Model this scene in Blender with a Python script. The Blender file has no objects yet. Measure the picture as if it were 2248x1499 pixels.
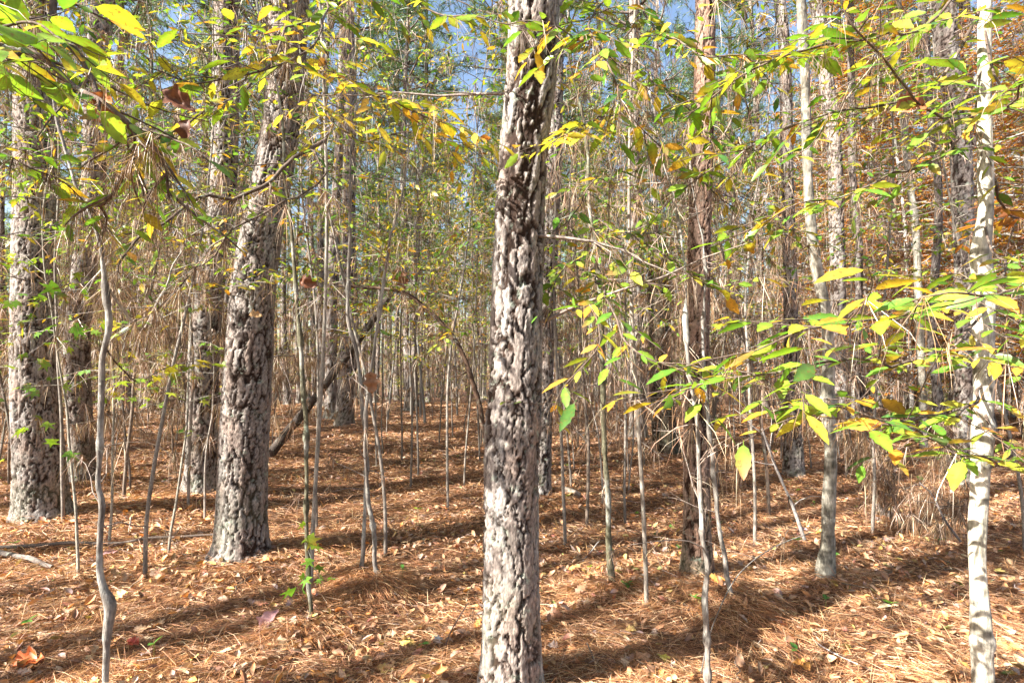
import bpy, math, random
import numpy as np
from mathutils import Vector

# ---------------------------------------------------------------- camera, sky, sun, exposure
S = bpy.context.scene
COL = S.collection
CAM_H = 1.4
FPX, CX, CY, HOR = 1250.0, 1124.0, 749.5, 795.0          # photo pixels
PITCH = math.atan((HOR - CY) / FPX)
cam = bpy.data.cameras.new('camera')
cam.sensor_width = 36.0
cam.lens = 36.0 * FPX / 2248.0
cam.clip_start, cam.clip_end = 0.05, 2000.0
camo = bpy.data.objects.new('camera', cam)
camo.location = (0, 0, CAM_H)
camo.rotation_euler = (math.radians(90) + PITCH, 0, 0)
COL.objects.link(camo)
S.camera = camo

SUN_EL, SUN_AZ = 38.0, 241.0                               # azimuth clockwise from +Y (view direction)
world = bpy.data.worlds.new('World')
S.world = world
world.use_nodes = True
wn, wl = world.node_tree.nodes, world.node_tree.links
sky = wn.new('ShaderNodeTexSky')
sky.sky_type = 'NISHITA'
sky.sun_disc = False
sky.sun_elevation = math.radians(SUN_EL)
sky.sun_rotation = math.radians(SUN_AZ)
sky.air_density = 1.0
sky.ozone_density = 0.7
sky.dust_density = 2.0
bg = wn.get('Background') or wn.new('ShaderNodeBackground')
bg.inputs['Strength'].default_value = 0.07
wl.new(sky.outputs[0], bg.inputs['Color'])
sun = bpy.data.lights.new('sun', 'SUN')
sun.energy = 5.0
sun.angle = math.radians(0.5)
sun.color = (1.0, 0.955, 0.88)
suno = bpy.data.objects.new('sun', sun)
az, el = math.radians(SUN_AZ), math.radians(SUN_EL)
sd = Vector((math.sin(az) * math.cos(el), math.cos(az) * math.cos(el), math.sin(el)))
suno.rotation_euler = sd.to_track_quat('Z', 'Y').to_euler()
suno.location = (-20, -15, 30)
COL.objects.link(suno)
S.view_settings.view_transform = 'Standard'
S.view_settings.look = 'None'
S.view_settings.gamma = 1.0
S.view_settings.exposure = 2.25

# ---------------------------------------------------------------- helpers
_cp, _sp = math.cos(PITCH), math.sin(PITCH)
def ray(px, py):
    a, b = (px - CX) / FPX, (CY - py) / FPX
    return np.array([a, _cp - b * _sp, _sp + b * _cp])
def P(px, py, Y):                                          # photo pixel at forward distance Y
    d = ray(px, py)
    return d * (Y / d[1]) + np.array([0, 0, CAM_H])
def G(px, py, z=0.0):                                      # photo pixel on the ground
    d = ray(px, py)
    return d * ((z - CAM_H) / d[2]) + np.array([0, 0, CAM_H])
def depth(p):
    return p[1] * _cp + (p[2] - CAM_H) * _sp

def _h(a, b, c, s):
    x = (a.astype(np.int64) * 73856093) ^ (b.astype(np.int64) * 19349663) ^ (c.astype(np.int64) * 83492791) ^ (int(s) * 2654435)
    x = x & 0xffffffff
    x = ((x ^ (x >> 16)) * 0x45d9f3b) & 0xffffffff
    x = ((x ^ (x >> 16)) * 0x45d9f3b) & 0xffffffff
    x = x ^ (x >> 16)
    return (x & 0xffffff).astype(np.float64) / float(0xffffff)
def noise(q, s=0):                                         # value noise 0..1, q Nx3
    i = np.floor(q); f = q - i; f = f * f * (3 - 2 * f)
    r = 0
    for a in (0, 1):
        for b in (0, 1):
            for c in (0, 1):
                w = (f[:, 0] if a else 1 - f[:, 0]) * (f[:, 1] if b else 1 - f[:, 1]) * (f[:, 2] if c else 1 - f[:, 2])
                r = r + w * _h(i[:, 0] + a, i[:, 1] + b, i[:, 2] + c, s)
    return r
def fbm(q, o=3, s=0):
    r, a, t = 0, 1.0, 0
    for k in range(o):
        r = r + a * noise(q * 2 ** k, s + k); t += a; a *= .5
    return r / t
def voronoi(q, s=0):                                       # F1, F2, cell id
    i = np.floor(q)
    f1 = np.full(len(q), 9.0); f2 = np.full(len(q), 9.0); idd = np.zeros(len(q))
    for a in (-1, 0, 1):
        for b in (-1, 0, 1):
            for c in (-1, 0, 1):
                ca, cb, cc = i[:, 0] + a, i[:, 1] + b, i[:, 2] + c
                dx = ca + _h(ca, cb, cc, s) - q[:, 0]
                dy = cb + _h(ca, cb, cc, s + 7) - q[:, 1]
                dz = cc + _h(ca, cb, cc, s + 13) - q[:, 2]
                d = np.sqrt(dx * dx + dy * dy + dz * dz)
                n1 = d < f1
                f2 = np.where(n1, f1, np.minimum(f2, d))
                idd = np.where(n1, _h(ca, cb, cc, s + 29), idd)
                f1 = np.where(n1, d, f1)
    return f1, f2, idd
def sstep(a, b, x):
    t = np.clip((x - a) / (b - a), 0, 1)
    return t * t * (3 - 2 * t)

class MB:
    """collects verts, quads, tris and per-vertex colours; build() links ONE mesh object"""
    def __init__(s):
        s.v, s.q, s.t, s.c, s.n = [], [], [], [], 0
    def add(s, v, q=None, t=None, c=None):
        v = np.asarray(v, float)
        if q is not None and len(q): s.q.append(np.asarray(q, np.int64) + s.n)
        if t is not None and len(t): s.t.append(np.asarray(t, np.int64) + s.n)
        if c is None: c = np.ones((len(v), 3)) * .5
        c = np.asarray(c, float)
        if c.ndim == 1: c = np.tile(c, (len(v), 1))
        s.v.append(v); s.c.append(c); s.n += len(v)
    def mesh(s, name, mat, smooth=True):
        v = np.concatenate(s.v); c = np.concatenate(s.c)
        q = np.concatenate(s.q) if s.q else np.zeros((0, 4), np.int64)
        t = np.concatenate(s.t) if s.t else np.zeros((0, 3), np.int64)
        me = bpy.data.meshes.new(name)
        me.vertices.add(len(v)); me.vertices.foreach_set('co', v.astype(np.float32).ravel())
        nl = len(q) * 4 + len(t) * 3
        me.loops.add(nl)
        me.loops.foreach_set('vertex_index', np.concatenate([q.ravel(), t.ravel()]).astype(np.int32))
        me.polygons.add(len(q) + len(t))
        st = np.concatenate([np.arange(len(q)) * 4, len(q) * 4 + np.arange(len(t)) * 3]).astype(np.int32)
        me.polygons.foreach_set('loop_start', st)
        me.polygons.foreach_set('use_smooth', np.full(len(q) + len(t), smooth))
        ca = me.color_attributes.new('Col', 'FLOAT_COLOR', 'POINT')
        ca.data.foreach_set('color', np.concatenate([c, np.ones((len(c), 1))], 1).astype(np.float32).ravel())
        me.materials.append(mat)
        me.update(calc_edges=True)
        me.validate()
        return me
    def build(s, name, mat, parent=None, smooth=True):
        o = bpy.data.objects.new(name, s.mesh(name, mat, smooth))
        COL.objects.link(o)
        if parent is not None: o.parent = parent
        return o

def tube_vq(pts, rad, sides=6, cap=False):
    pts = np.asarray(pts, float); rad = np.asarray(rad, float)
    n = len(pts)
    t = np.gradient(pts, axis=0)
    t /= np.linalg.norm(t, axis=1)[:, None] + 1e-12
    ref = np.array([0, 0, 1.0]) if abs(t[:, 2]).mean() < .75 else np.array([0, 1.0, 0])
    u = np.cross(t, ref); u /= np.linalg.norm(u, axis=1)[:, None] + 1e-12
    w = np.cross(t, u)
    a = np.arange(sides) * 2 * math.pi / sides
    v = pts[:, None, :] + rad[:, None, None] * (np.cos(a)[None, :, None] * u[:, None, :] + np.sin(a)[None, :, None] * w[:, None, :])
    i, j = np.meshgrid(np.arange(n - 1), np.arange(sides), indexing='ij')
    k = (j + 1) % sides
    q = np.stack([i * sides + j, i * sides + k, (i + 1) * sides + k, (i + 1) * sides + j], -1).reshape(-1, 4)
    return v.reshape(-1, 3), q
def add_tube(mb, pts, rad, sides=6, c=(.3, .27, .24), jit=.25, seed=0):
    v, q = tube_vq(pts, rad, sides)
    k = 1 + jit * (noise(v * 14 + seed, seed) - .5) * 2
    mb.add(v, q, None, np.array(c)[None, :] * k[:, None])

def smooth_path(pts, n):
    """Catmull-Rom through rows of pts (any width)"""
    p = np.asarray(pts, float)
    p = np.concatenate([[2 * p[0] - p[1]], p, [2 * p[-1] - p[-2]]])
    m = len(p) - 3
    out = []
    for u in np.linspace(0, m - 1e-6, n):
        i = int(u); f = u - i
        a, b, c, d = p[i], p[i + 1], p[i + 2], p[i + 3]
        out.append(.5 * (2 * b + (c - a) * f + (2 * a - 5 * b + 4 * c - d) * f * f + (3 * b - a - 3 * c + d) * f ** 3))
    return np.array(out)

# ------------- leaves and needles, made in batches
def leaf_template(n=9, wide=.36, serr=.10, fold=.16, curl=.12, tip=1.35):
    x = np.linspace(0, 1, n)
    w = np.sin(math.pi * x ** .85) ** .8 * wide * .5 * np.where(x > .6, 1 - (x - .6) ** 2 * tip, 1)
    w[0] = .012; w[-1] = .004
    w = w * (1 + serr * np.where(np.arange(n) % 2 == 0, -1, 1))
    z = -curl * x * x + .03
    L = np.stack([x, w, z + fold * w * 1.3], 1); M = np.stack([x, w * 0, z], 1); R = np.stack([x, -w, z + fold * w * 1.3], 1)
    v = np.stack([L, M, R], 1).reshape(-1, 3)
    i = np.arange(n - 1) * 3
    q = np.concatenate([np.stack([i, i + 1, i + 4, i + 3], 1), np.stack([i + 1, i + 2, i + 5, i + 4], 1)])
    # petiole
    k = len(v)
    v = np.concatenate([v, [[-.18, .008, .02], [-.18, -.008, .02], [0, -.008, .03], [0, .008, .03]]])
    q = np.concatenate([q, [[k, k + 1, k + 2, k + 3]]])
    return v, q, None
def rhomb_template(wide=.42):
    v = np.array([[0, 0, 0], [.45, wide / 2, .06], [1, 0, -.08], [.45, -wide / 2, .06], [.5, 0, 0]])
    t = np.array([[0, 4, 1], [1, 4, 2], [2, 4, 3], [3, 4, 0]])
    return v, None, t
def star_template(lobes=5, deep=.38, spread=250, serr=0):
    pts = [[0, .0, 0]]
    a0 = -math.radians(spread / 2)
    out = []
    m = lobes * 2 - 1
    for i in range(m):
        a = a0 + math.radians(spread) * i / (m - 1)
        r = (.55 + .12 * math.cos(a)) if i % 2 == 0 else deep * .55
        out.append([.35 + r * math.cos(a), r * math.sin(a), -.12 * r * (1 if i % 2 == 0 else -.4)])
    v = np.array([[.35, 0, 0.0]] + [[0, 0, 0]] + out + [[-.25, .012, .0], [-.25, -.012, 0]])
    n = len(out)
    t = [[0, 1, 2]] + [[0, 2 + i, 3 + i] for i in range(n - 1)] + [[0, 1 + n, 1]] + [[1, n + 2, n + 3]]
    return v, None, np.array(t)
def oak_template():
    xs = [0, .12, .22, .32, .42, .52, .62, .72, .82, .9, 1]
    ws = [.02, .10, .26, .13, .34, .15, .36, .16, .24, .10, .01]
    L = [[x, w, .10 * math.sin(x * 9) + .25 * w] for x, w in zip(xs, ws)]
    M = [[x, 0, -.06 * x * x + .03] for x in xs]
    R = [[x, -w * .92, .09 * math.sin(x * 7 + 2) + .2 * w] for x, w in zip(xs, ws)]
    v = np.array([L, M, R]).transpose(1, 0, 2).reshape(-1, 3)
    i = np.arange(len(xs) - 1) * 3
    q = np.concatenate([np.stack([i, i + 1, i + 4, i + 3], 1), np.stack([i + 1, i + 2, i + 5, i + 4], 1)])
    return v, q, None
LEAF = leaf_template()
LEAF_WIDE = leaf_template(9, .5, .06, .2, .1)
LEAF_CURL = leaf_template(7, .5, .05, .9, -.35)
LEAF_CUP = leaf_template(7, .55, .08, -.7, .5)
RHOMB = rhomb_template()
STAR = star_template()
OAK = oak_template()

def add_leaves(mb, tpl, pos, axis, nrm, length, cols, wscale=None, tipmix=None):
    """batch of leaves: pos Nx3, axis Nx3, nrm Nx3 (approx), length N, cols Nx3"""
    tv, tq, tt = tpl
    N, K = len(pos), len(tv)
    if N == 0: return
    a = axis / (np.linalg.norm(axis, axis=1)[:, None] + 1e-9)
    b = np.cross(nrm, a); b /= np.linalg.norm(b, axis=1)[:, None] + 1e-9
    n = np.cross(a, b)
    ws = np.ones(N) if wscale is None else wscale
    L = length[:, None, None]
    v = pos[:, None, :] + L * (tv[None, :, 0:1] * a[:, None, :] + tv[None, :, 1:2] * ws[:, None, None] * b[:, None, :] + tv[None, :, 2:3] * n[:, None, :])
    c = np.repeat(cols[:, None, :], K, 1)
    if tipmix is not None:
        m = np.clip(tv[:, 0], 0, 1)[None, :, None] ** 1.5
        c = c * (1 - m) + tipmix[:, None, :] * m
    if K > 20:                                             # pale midrib, darker blade edges
        mid = np.abs(tv[:, 1]) < 1e-6
        c = c * np.where(mid, 1.25, .88)[None, :, None]
    off = (np.arange(N) * K)[:, None, None]
    q = (tq[None] + off).reshape(-1, 4) if tq is not None else None
    t = (tt[None] + off).reshape(-1, 3) if tt is not None else None
    mb.add(v.reshape(-1, 3), q, t, c.reshape(-1, 3))

def add_needles(mb, p0, p1, p2, width, cols, rng):
    """curved thin strips p0 -> p1 -> p2"""
    N = len(p0)
    if N == 0: return
    d = p2 - p0
    r = rng.normal(size=(N, 3))
    s = np.cross(d, r); s /= np.linalg.norm(s, axis=1)[:, None] + 1e-9
    s = s * (np.asarray(width) * .5)[:, None]
    v = np.stack([p0 - s, p0 + s, p1 - s, p1 + s, p2], 1).reshape(-1, 3)
    o = (np.arange(N) * 5)[:, None]
    q = o + np.array([[0, 1, 3, 2]]); t = o + np.array([[2, 3, 4]])
    mb.add(v, q, t, np.repeat(cols, 5, 0))

def pick(rng, pal, n, jit=.2):
    cols = np.array([p[0] for p in pal]); w = np.array([p[1] for p in pal], float); w /= w.sum()
    c = cols[rng.choice(len(pal), n, p=w)]
    c = c * (1 + jit * rng.uniform(-1, 1, (n, 1))) * (1 + .08 * rng.uniform(-1, 1, (n, 3)))
    return np.clip(c, .004, .9)
GRN, LIME, YEL, GOLD, ORG, BRN, DKG, PALE, RED = (.10, .23, .025), (.20, .32, .03), (.55, .47, .05), (.60, .34, .04), (.52, .20, .03), (.27, .12, .05), (.045, .12, .03), (.55, .50, .30), (.42, .07, .03)

def empty(name, loc, label, cat, group=None):
    o = bpy.data.objects.new(name, None); COL.objects.link(o)
    o.empty_display_size = .2
    o.location = tuple(loc)
    o['label'] = label; o['category'] = cat
    if group: o['group'] = group
    return o
def tag(o, label, cat, group=None, kind=None):
    o['label'] = label; o['category'] = cat
    if group: o['group'] = group
    if kind: o['kind'] = kind
    return o
def local(mb, loc):                                        # world verts -> verts about the thing's base
    mb.v = [v - np.asarray(loc)[None, :] for v in mb.v]
    return mb

# ---------------------------------------------------------------- materials
def new_mat(name):
    m = bpy.data.materials.new(name); m.use_nodes = True
    nt = m.node_tree
    for n in list(nt.nodes):
        if n.type != 'OUTPUT_MATERIAL': nt.nodes.remove(n)
    out = [n for n in nt.nodes if n.type == 'OUTPUT_MATERIAL'][0]
    return m, nt, out
def nd(nt, t, **kw):
    n = nt.nodes.new(t)
    for k, v in kw.items():
        if k.startswith('_'): setattr(n, k[1:], v)
        else:
            n.inputs[k.replace('__', ' ')].default_value = v
    return n
def mixc(nt, fac, a, b, mode='MIX'):
    n = nt.nodes.new('ShaderNodeMix'); n.data_type = 'RGBA'; n.blend_type = mode
    for s, v in ((n.inputs[0], fac), (n.inputs[6], a), (n.inputs[7], b)):
        if isinstance(v, bpy.types.NodeSocket): nt.links.new(v, s)
        elif isinstance(v, (int, float)): s.default_value = v
        else: s.default_value = (*v, 1)
    return n.outputs[2]
def ramp(nt, src, stops):
    n = nt.nodes.new('ShaderNodeValToRGB'); nt.links.new(src, n.inputs[0])
    e = n.color_ramp.elements
    while len(e) > len(stops): e.remove(e[-1])
    while len(e) < len(stops): e.new(.5)
    for k, (p, c) in zip(e, stops):
        k.position = p; k.color = (c, c, c, 1) if isinstance(c, (int, float)) else (*c, 1)
    return n.outputs[0]

def bark_mat(name, lichen=.25, bump=.5, scale=(40, 40, 14), rough=.92, lcol=(.36, .42, .33)):
    m, nt, out = new_mat(name)
    L = nt.links
    att = nd(nt, 'ShaderNodeAttribute', _attribute_name='Col')
    tc = nt.nodes.new('ShaderNodeTexCoord')
    mp = nd(nt, 'ShaderNodeMapping'); mp.inputs['Scale'].default_value = scale
    L.new(tc.outputs['Object'], mp.inputs[0])
    n1 = nd(nt, 'ShaderNodeTexNoise', Scale=1.0, Detail=6.0, Roughness=.65); L.new(mp.outputs[0], n1.inputs['Vector'])
    v = ramp(nt, n1.outputs[0], [(.3, .42), (.7, 1.5)])
    c = mixc(nt, 1.0, att.outputs[0], v, 'MULTIPLY')
    n2 = nd(nt, 'ShaderNodeTexNoise', Scale=16.0, Detail=6.0, Roughness=.75); L.new(tc.outputs['Object'], n2.inputs['Vector'])
    f = ramp(nt, n2.outputs[0], [(.60 - lichen * .1, 0.0), (.66, min(1, lichen * 2.0))])
    c = mixc(nt, f, c, lcol)
    b = nd(nt, 'ShaderNodeBump', Strength=bump, Distance=.008); L.new(n1.outputs[0], b.inputs['Height'])
    p = nd(nt, 'ShaderNodeBsdfPrincipled', Roughness=rough)
    p.inputs['Specular IOR Level'].default_value = .25
    L.new(c, p.inputs['Base Color']); L.new(b.outputs[0], p.inputs['Normal'])
    L.new(p.outputs[0], out.inputs[0])
    return m
def leaf_mat(name, transl=.45, rough=.42, spots=.5, spotcol=(.22, .10, .03)):
    m, nt, out = new_mat(name)
    L = nt.links
    att = nd(nt, 'ShaderNodeAttribute', _attribute_name='Col')
    tc = nt.nodes.new('ShaderNodeTexCoord')
    n1 = nd(nt, 'ShaderNodeTexNoise', Scale=90.0, Detail=3.0, Roughness=.6); L.new(tc.outputs['Object'], n1.inputs['Vector'])
    f = ramp(nt, n1.outputs[0], [(.56, 0.0), (.66, spots)])
    n2 = nd(nt, 'ShaderNodeTexNoise', Scale=30.0, Detail=3.0); L.new(tc.outputs['Object'], n2.inputs['Vector'])
    v = ramp(nt, n2.outputs[0], [(.3, .75), (.7, 1.25)])
    c = mixc(nt, 1.0, att.outputs[0], v, 'MULTIPLY')
    c = mixc(nt, f, c, spotcol)
    p = nd(nt, 'ShaderNodeBsdfPrincipled', Roughness=rough)
    p.inputs['Specular IOR Level'].default_value = .5
    L.new(c, p.inputs['Base Color'])
    t = nt.nodes.new('ShaderNodeBsdfTranslucent')
    c2 = mixc(nt, 1.0, c, (1.35, 1.3, .7), 'MULTIPLY')
    L.new(c2, t.inputs[0])
    mx = nd(nt, 'ShaderNodeMixShader', Fac=transl)
    L.new(p.outputs[0], mx.inputs[1]); L.new(t.outputs[0], mx.inputs[2])
    L.new(mx.outputs[0], out.inputs[0])
    return m
M_BARK = bark_mat('pine_bark', .3, .8, (110, 110, 45))
M_PALE = bark_mat('pale_bark', .3, .9, (75, 75, 20), .85, (.5, .52, .44))
M_TWIG = bark_mat('twig_bark', .3, .6, (90, 90, 30))
M_LEAF = leaf_mat('leaf', .40, .38, .75)
M_FARLEAF = leaf_mat('far_leaf', .4, .55, 0)
M_NEEDLE = leaf_mat('green_pine_needle', .3, .4, 0)
M_DRY = leaf_mat('dry_needle', .15, .5, 0)
M_LITTER = leaf_mat('litter_leaf', .12, .6, .4)

# ---------------------------------------------------------------- ground
MOUNDS = []                                                # filled from the traced trees below
def ground_h(x, y):
    x = np.atleast_1d(np.asarray(x, float)); y = np.atleast_1d(np.asarray(y, float))
    q = np.stack([x, y, x * 0], 1)
    h = (fbm(q * .55 + 5.3, 2, 3) - .5) * .16 + (fbm(q * 2.6 + 1.7, 2, 9) - .5) * .07
    for mx, my, a, s in MOUNDS:
        h = h + a * np.exp(-((x - mx) ** 2 + (y - my) ** 2) / (2 * s * s))
    rr = np.hypot(x, y)
    return h * np.clip((90 - rr) / 40, 0, 1) - .055 * (np.sqrt((np.clip(rr, 0, 60) - 18) ** 2 + 9) + np.clip(rr, 0, 60) - 18) * .5

# traced trunks: label, kind, list of (px, py, width px) from top to base, base depth (None = ground under last point)
TR = [
 ('pine_tree', 'thick furrowed pine at the centre, nearest of all, its base below the frame', 'pine', [(1174,-60,112),(1172,0,112),(1168,150,112),(1150,330,108),(1140,500,116),(1134,700,120),(1128,900,128),(1122,1100,126),(1124,1499,132),(1126,1570,150)], None),
 ('pine_tree', 'thick pine with pale flaking plates at the far left, sunlit on its left half', 'pine', [(86,-60,96),(84,0,98),(76,300,100),(84,550,102),(88,700,104),(90,1000,122),(92,1100,130),(95,1168,142)], None),
 ('pine_tree', 'thick pine with deeply cracked bark and leaning crown, left of the centre trunk', 'pine', [(622,-60,90),(618,0,92),(604,200,88),(578,430,94),(560,600,100),(552,750,106),(542,900,112),(534,1050,114),(530,1180,120),(528,1250,132)], None),
 ('pine_tree', 'mid-sized pine trunk standing just left of and behind the cracked knotty pine', 'pine', [(497,-60,58),(495,30,60),(490,200,62),(478,450,64),(466,650,68),(452,880,72),(442,1030,74),(438,1105,88)], None),
 ('pine_tree', 'pine trunk just right of and behind the far-left thick pine', 'pine', [(250,-60,50),(242,30,52),(222,250,54),(204,520,58),(192,750,60),(184,950,60),(178,1073,72)], None),
 ('pine_tree', 'reddish scaly pine trunk hung with dry needles, beside two grey leaning saplings', 'pine', [(1564,-60,46),(1562,0,47),(1556,250,50),(1550,500,54),(1545,750,58),(1536,1000,62),(1532,1150,64),(1530,1285,74)], None),
 ('pine_tree', 'pinkish scaly pine trunk directly behind the white-barked trunk at the right', 'pine', [(2094,-60,64),(2097,0,62),(2108,200,54),(2115,450,50),(2114,700,50),(2112,900,48),(2112,1095,50)], None),
 ('pine_tree', 'narrow pine half hidden behind the right edge of the centre trunk', 'pine', [(1225,-60,34),(1215,300,36),(1200,700,40),(1192,900,42),(1186,1100,48)], None),
 ('pine_tree', 'slim dark trunk just left of the pinkish pine at the right', 'slim', [(2040,-60,20),(2045,0,21),(2058,300,20),(2065,600,21),(2076,900,24),(2080,1055,26)], None),
 ('pine_tree', 'pine with a light upper stem between the reddish pine and the mossy leaning sapling', 'pine', [(1702,-60,24),(1705,0,25),(1715,250,28),(1722,450,28),(1734,650,32),(1740,850,38),(1742,1060,50)], None),
 ('pine_tree', 'pine pale on its left and dark on its right, behind the slender mottled trunk', 'pine', [(1785,-60,32),(1795,50,32),(1820,300,34),(1832,450,35),(1842,620,36),(1846,800,34),(1850,985,38)], None),
 ('pine_tree', 'thin dark pine in front of orange leaves at the right', 'slim', [(1875,-60,16),(1880,100,16),(1888,500,18),(1892,700,18),(1896,975,22)], None),
 ('young_tree', 'thin grey mottled trunk among the orange leaves left of the slim dark trunk', 'pale', [(1970,-60,13),(1978,100,14),(1992,350,16),(2002,520,18),(2012,700,20),(2024,900,20),(2028,990,22)], None),
 ('pine_tree', 'dark-based pine standing behind the leaning log left of the centre', 'pine', [(764,-60,26),(765,100,27),(766,300,28),(764,600,30),(758,800,34),(756,946,44)], None),
 ('tree_snag', 'dark mossy stump-like trunk broken off and draped in dry needles, behind the leafy branches', 'snag', [(1442,540,42),(1442,640,48),(1446,750,50),(1452,880,52),(1464,1000,60)], None),
 ('pale_tree', 'smooth cream-white trunk at the right edge, twisted and knobbly at mid height', 'pale', [(2146,-60,32),(2147,0,33),(2150,150,35),(2152,250,36),(2158,380,38),(2160,470,36),(2150,560,46),(2160,640,50),(2156,740,52),(2158,850,46),(2154,950,42),(2151,1050,42),(2144,1200,44),(2152,1350,46),(2158,1499,50),(2160,1570,56)], None),
 ('pale_tree', 'slender mottled birch-like trunk rooted in a needle mound at the right', 'pale', [(1748,-60,20),(1752,0,20),(1762,200,22),(1772,420,24),(1788,560,28),(1812,680,28),(1820,780,28),(1818,880,30),(1824,1000,31),(1820,1100,30),(1816,1200,30),(1812,1292,36)], None),
 ('sapling', 'crooked grey sapling with two kinks standing nearest on the left', 'sap', [(140,280,8),(182,410,10),(214,480,12),(240,560,14),(250,640,16),(256,720,18),(240,800,16),(236,900,16),(232,980,15),(226,1060,17),(232,1100,20),(224,1180,18),(222,1250,18),(230,1290,20),(244,1330,23),(236,1400,20),(232,1499,20),(232,1550,20)], None),
 ('sapling', 'slim dark mossy sapling with a few green lobed leaves near its foot', 'moss', [(625,380,7),(640,480,8),(652,620,10),(662,760,12),(672,900,12),(674,1050,11),(672,1150,11),(678,1270,13),(684,1382,13)], None),
 ('sapling', 'left stem of the pale twin saplings between the cracked pine and the centre trunk', 'sap', [(762,330,6),(758,480,8),(752,620,9),(752,700,10),(772,780,10),(786,900,10),(800,1000,11),(798,1100,11),(796,1200,11),(793,1302,13)], None),
 ('sapling', 'right stem of the pale twin saplings, bending outward at its foot', 'sap', [(865,520,6),(850,610,8),(838,700,8),(824,790,8),(812,880,9),(806,980,10),(810,1080,11),(820,1160,11),(824,1240,12),(826,1310,12)], None),
 ('sapling', 'straight greyish-green sapling standing alone right of the centre trunk', 'moss', [(1290,420,9),(1300,520,11),(1312,650,12),(1318,780,13),(1322,920,13),(1328,1020,14),(1334,1120,15),(1338,1220,17),(1344,1300,20)], None),
 ('sapling', 'nearest grey sapling crossing in front of the reddish pine down to the bottom edge', 'sap', [(1500,700,8),(1512,820,10),(1526,930,11),(1534,1050,13),(1538,1150,14),(1550,1230,16),(1548,1330,15),(1552,1420,15),(1556,1499,16),(1556,1560,17)], None),
 ('sapling', 'smooth grey sapling leaning left, right beside the reddish pine', 'sap', [(1548,700,7),(1552,820,9),(1560,930,11),(1568,1020,13),(1576,1120,14),(1590,1220,15),(1604,1300,15),(1614,1352,16)], None),
]
def base_of(pts, d):
    px, py, w = pts[-1]
    g = G(px, py)
    return g if d is None else P(px, py, d)
for name, lab, kind, pts, d in TR:
    b = base_of(pts, d)
    r = pts[-1][2] / 2 / FPX * depth(b) / math.hypot(1, (pts[-1][0] - CX) / FPX)
    big = kind in ('pine', 'pale')
    MOUNDS.append((b[0], b[1], .05 + (.5 * r if big else .02), .16 + 2.2 * r))

def build_ground():
    t = np.linspace(-1, 1, 620)
    ax = np.sinh(t * 5.6) / np.sinh(5.6) * 500
    ay = ax + 3.0
    X, Y = np.meshgrid(ax, ay, indexing='ij')
    x, y = X.ravel(), Y.ravel()
    z = ground_h(x, y)
    fade = np.clip((90 - np.hypot(x, y)) / 40, 0, 1)
    q = np.stack([x, y, x * 0], 1)
    z = z + (fbm(q * 22, 2, 31) - .5) * .022 * np.clip((20 - np.hypot(x, y)) / 10, 0, 1)
    n = len(t)
    i, j = np.meshgrid(np.arange(n - 1), np.arange(n - 1), indexing='ij')
    qd = np.stack([i * n + j, (i + 1) * n + j, (i + 1) * n + j + 1, i * n + j + 1], -1).reshape(-1, 4)
    mb = MB(); mb.add(np.stack([x, y, z], 1), qd, None, (.3, .15, .07))
    m, nt, out = new_mat('needle_floor')
    L = nt.links
    tc = nt.nodes.new('ShaderNodeTexCoord')
    hs = None
    for k, (rot, sc) in enumerate(((.4, (6, 95, 1)), (1.5, (7, 110, 1)), (2.6, (5, 85, 1)))):
        mp = nd(nt, 'ShaderNodeMapping'); mp.inputs['Scale'].default_value = sc; mp.inputs['Rotation'].default_value = (0, 0, rot)
        # vary needle heading slowly
        L.new(tc.outputs['Object'], mp.inputs[0])
        nz = nd(nt, 'ShaderNodeTexNoise', Scale=1.0, Detail=2.0, Distortion=.8); L.new(mp.outputs[0], nz.inputs['Vector'])
        if hs is None: hs = nz.outputs[0]
        else:
            mm = nt.nodes.new('ShaderNodeMath'); mm.operation = 'MAXIMUM'
            L.new(hs, mm.inputs[0]); L.new(nz.outputs[0], mm.inputs[1]); hs = mm.outputs[0]
    c = ramp(nt, hs, [(.46, (.03, .013, .007)), (.58, (.16, .07, .032)), (.68, (.36, .19, .10)), (.80, (.55, .36, .22))])
    n2 = nd(nt, 'ShaderNodeTexNoise', Scale=1.6, Detail=6.0, Roughness=.7); L.new(tc.outputs['Object'], n2.inputs['Vector'])
    v = ramp(nt, n2.outputs[0], [(.3, .6), (.7, 1.2)])
    c = mixc(nt, 1.0, c, v, 'MULTIPLY')
    vo = nd(nt, 'ShaderNodeTexVoronoi', Scale=9.0); L.new(tc.outputs['Object'], vo.inputs['Vector'])
    f = ramp(nt, vo.outputs['Distance'], [(.14, .8), (.2, 0.0)])
    c = mixc(nt, f, c, (.40, .22, .11))
    b = nd(nt, 'ShaderNodeBump', Strength=.9, Distance=.02); L.new(hs, b.inputs['Height'])
    p = nd(nt, 'ShaderNodeBsdfPrincipled', Roughness=.8)
    p.inputs['Specular IOR Level'].default_value = .3
    L.new(c, p.inputs['Base Color']); L.new(b.outputs[0], p.inputs['Normal'])
    L.new(p.outputs[0], out.inputs[0])
    g = mb.build('ground', m)
    g['kind'] = 'structure'
    g['label'] = 'forest floor covered in orange-brown fallen pine needles'
build_ground()

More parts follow.
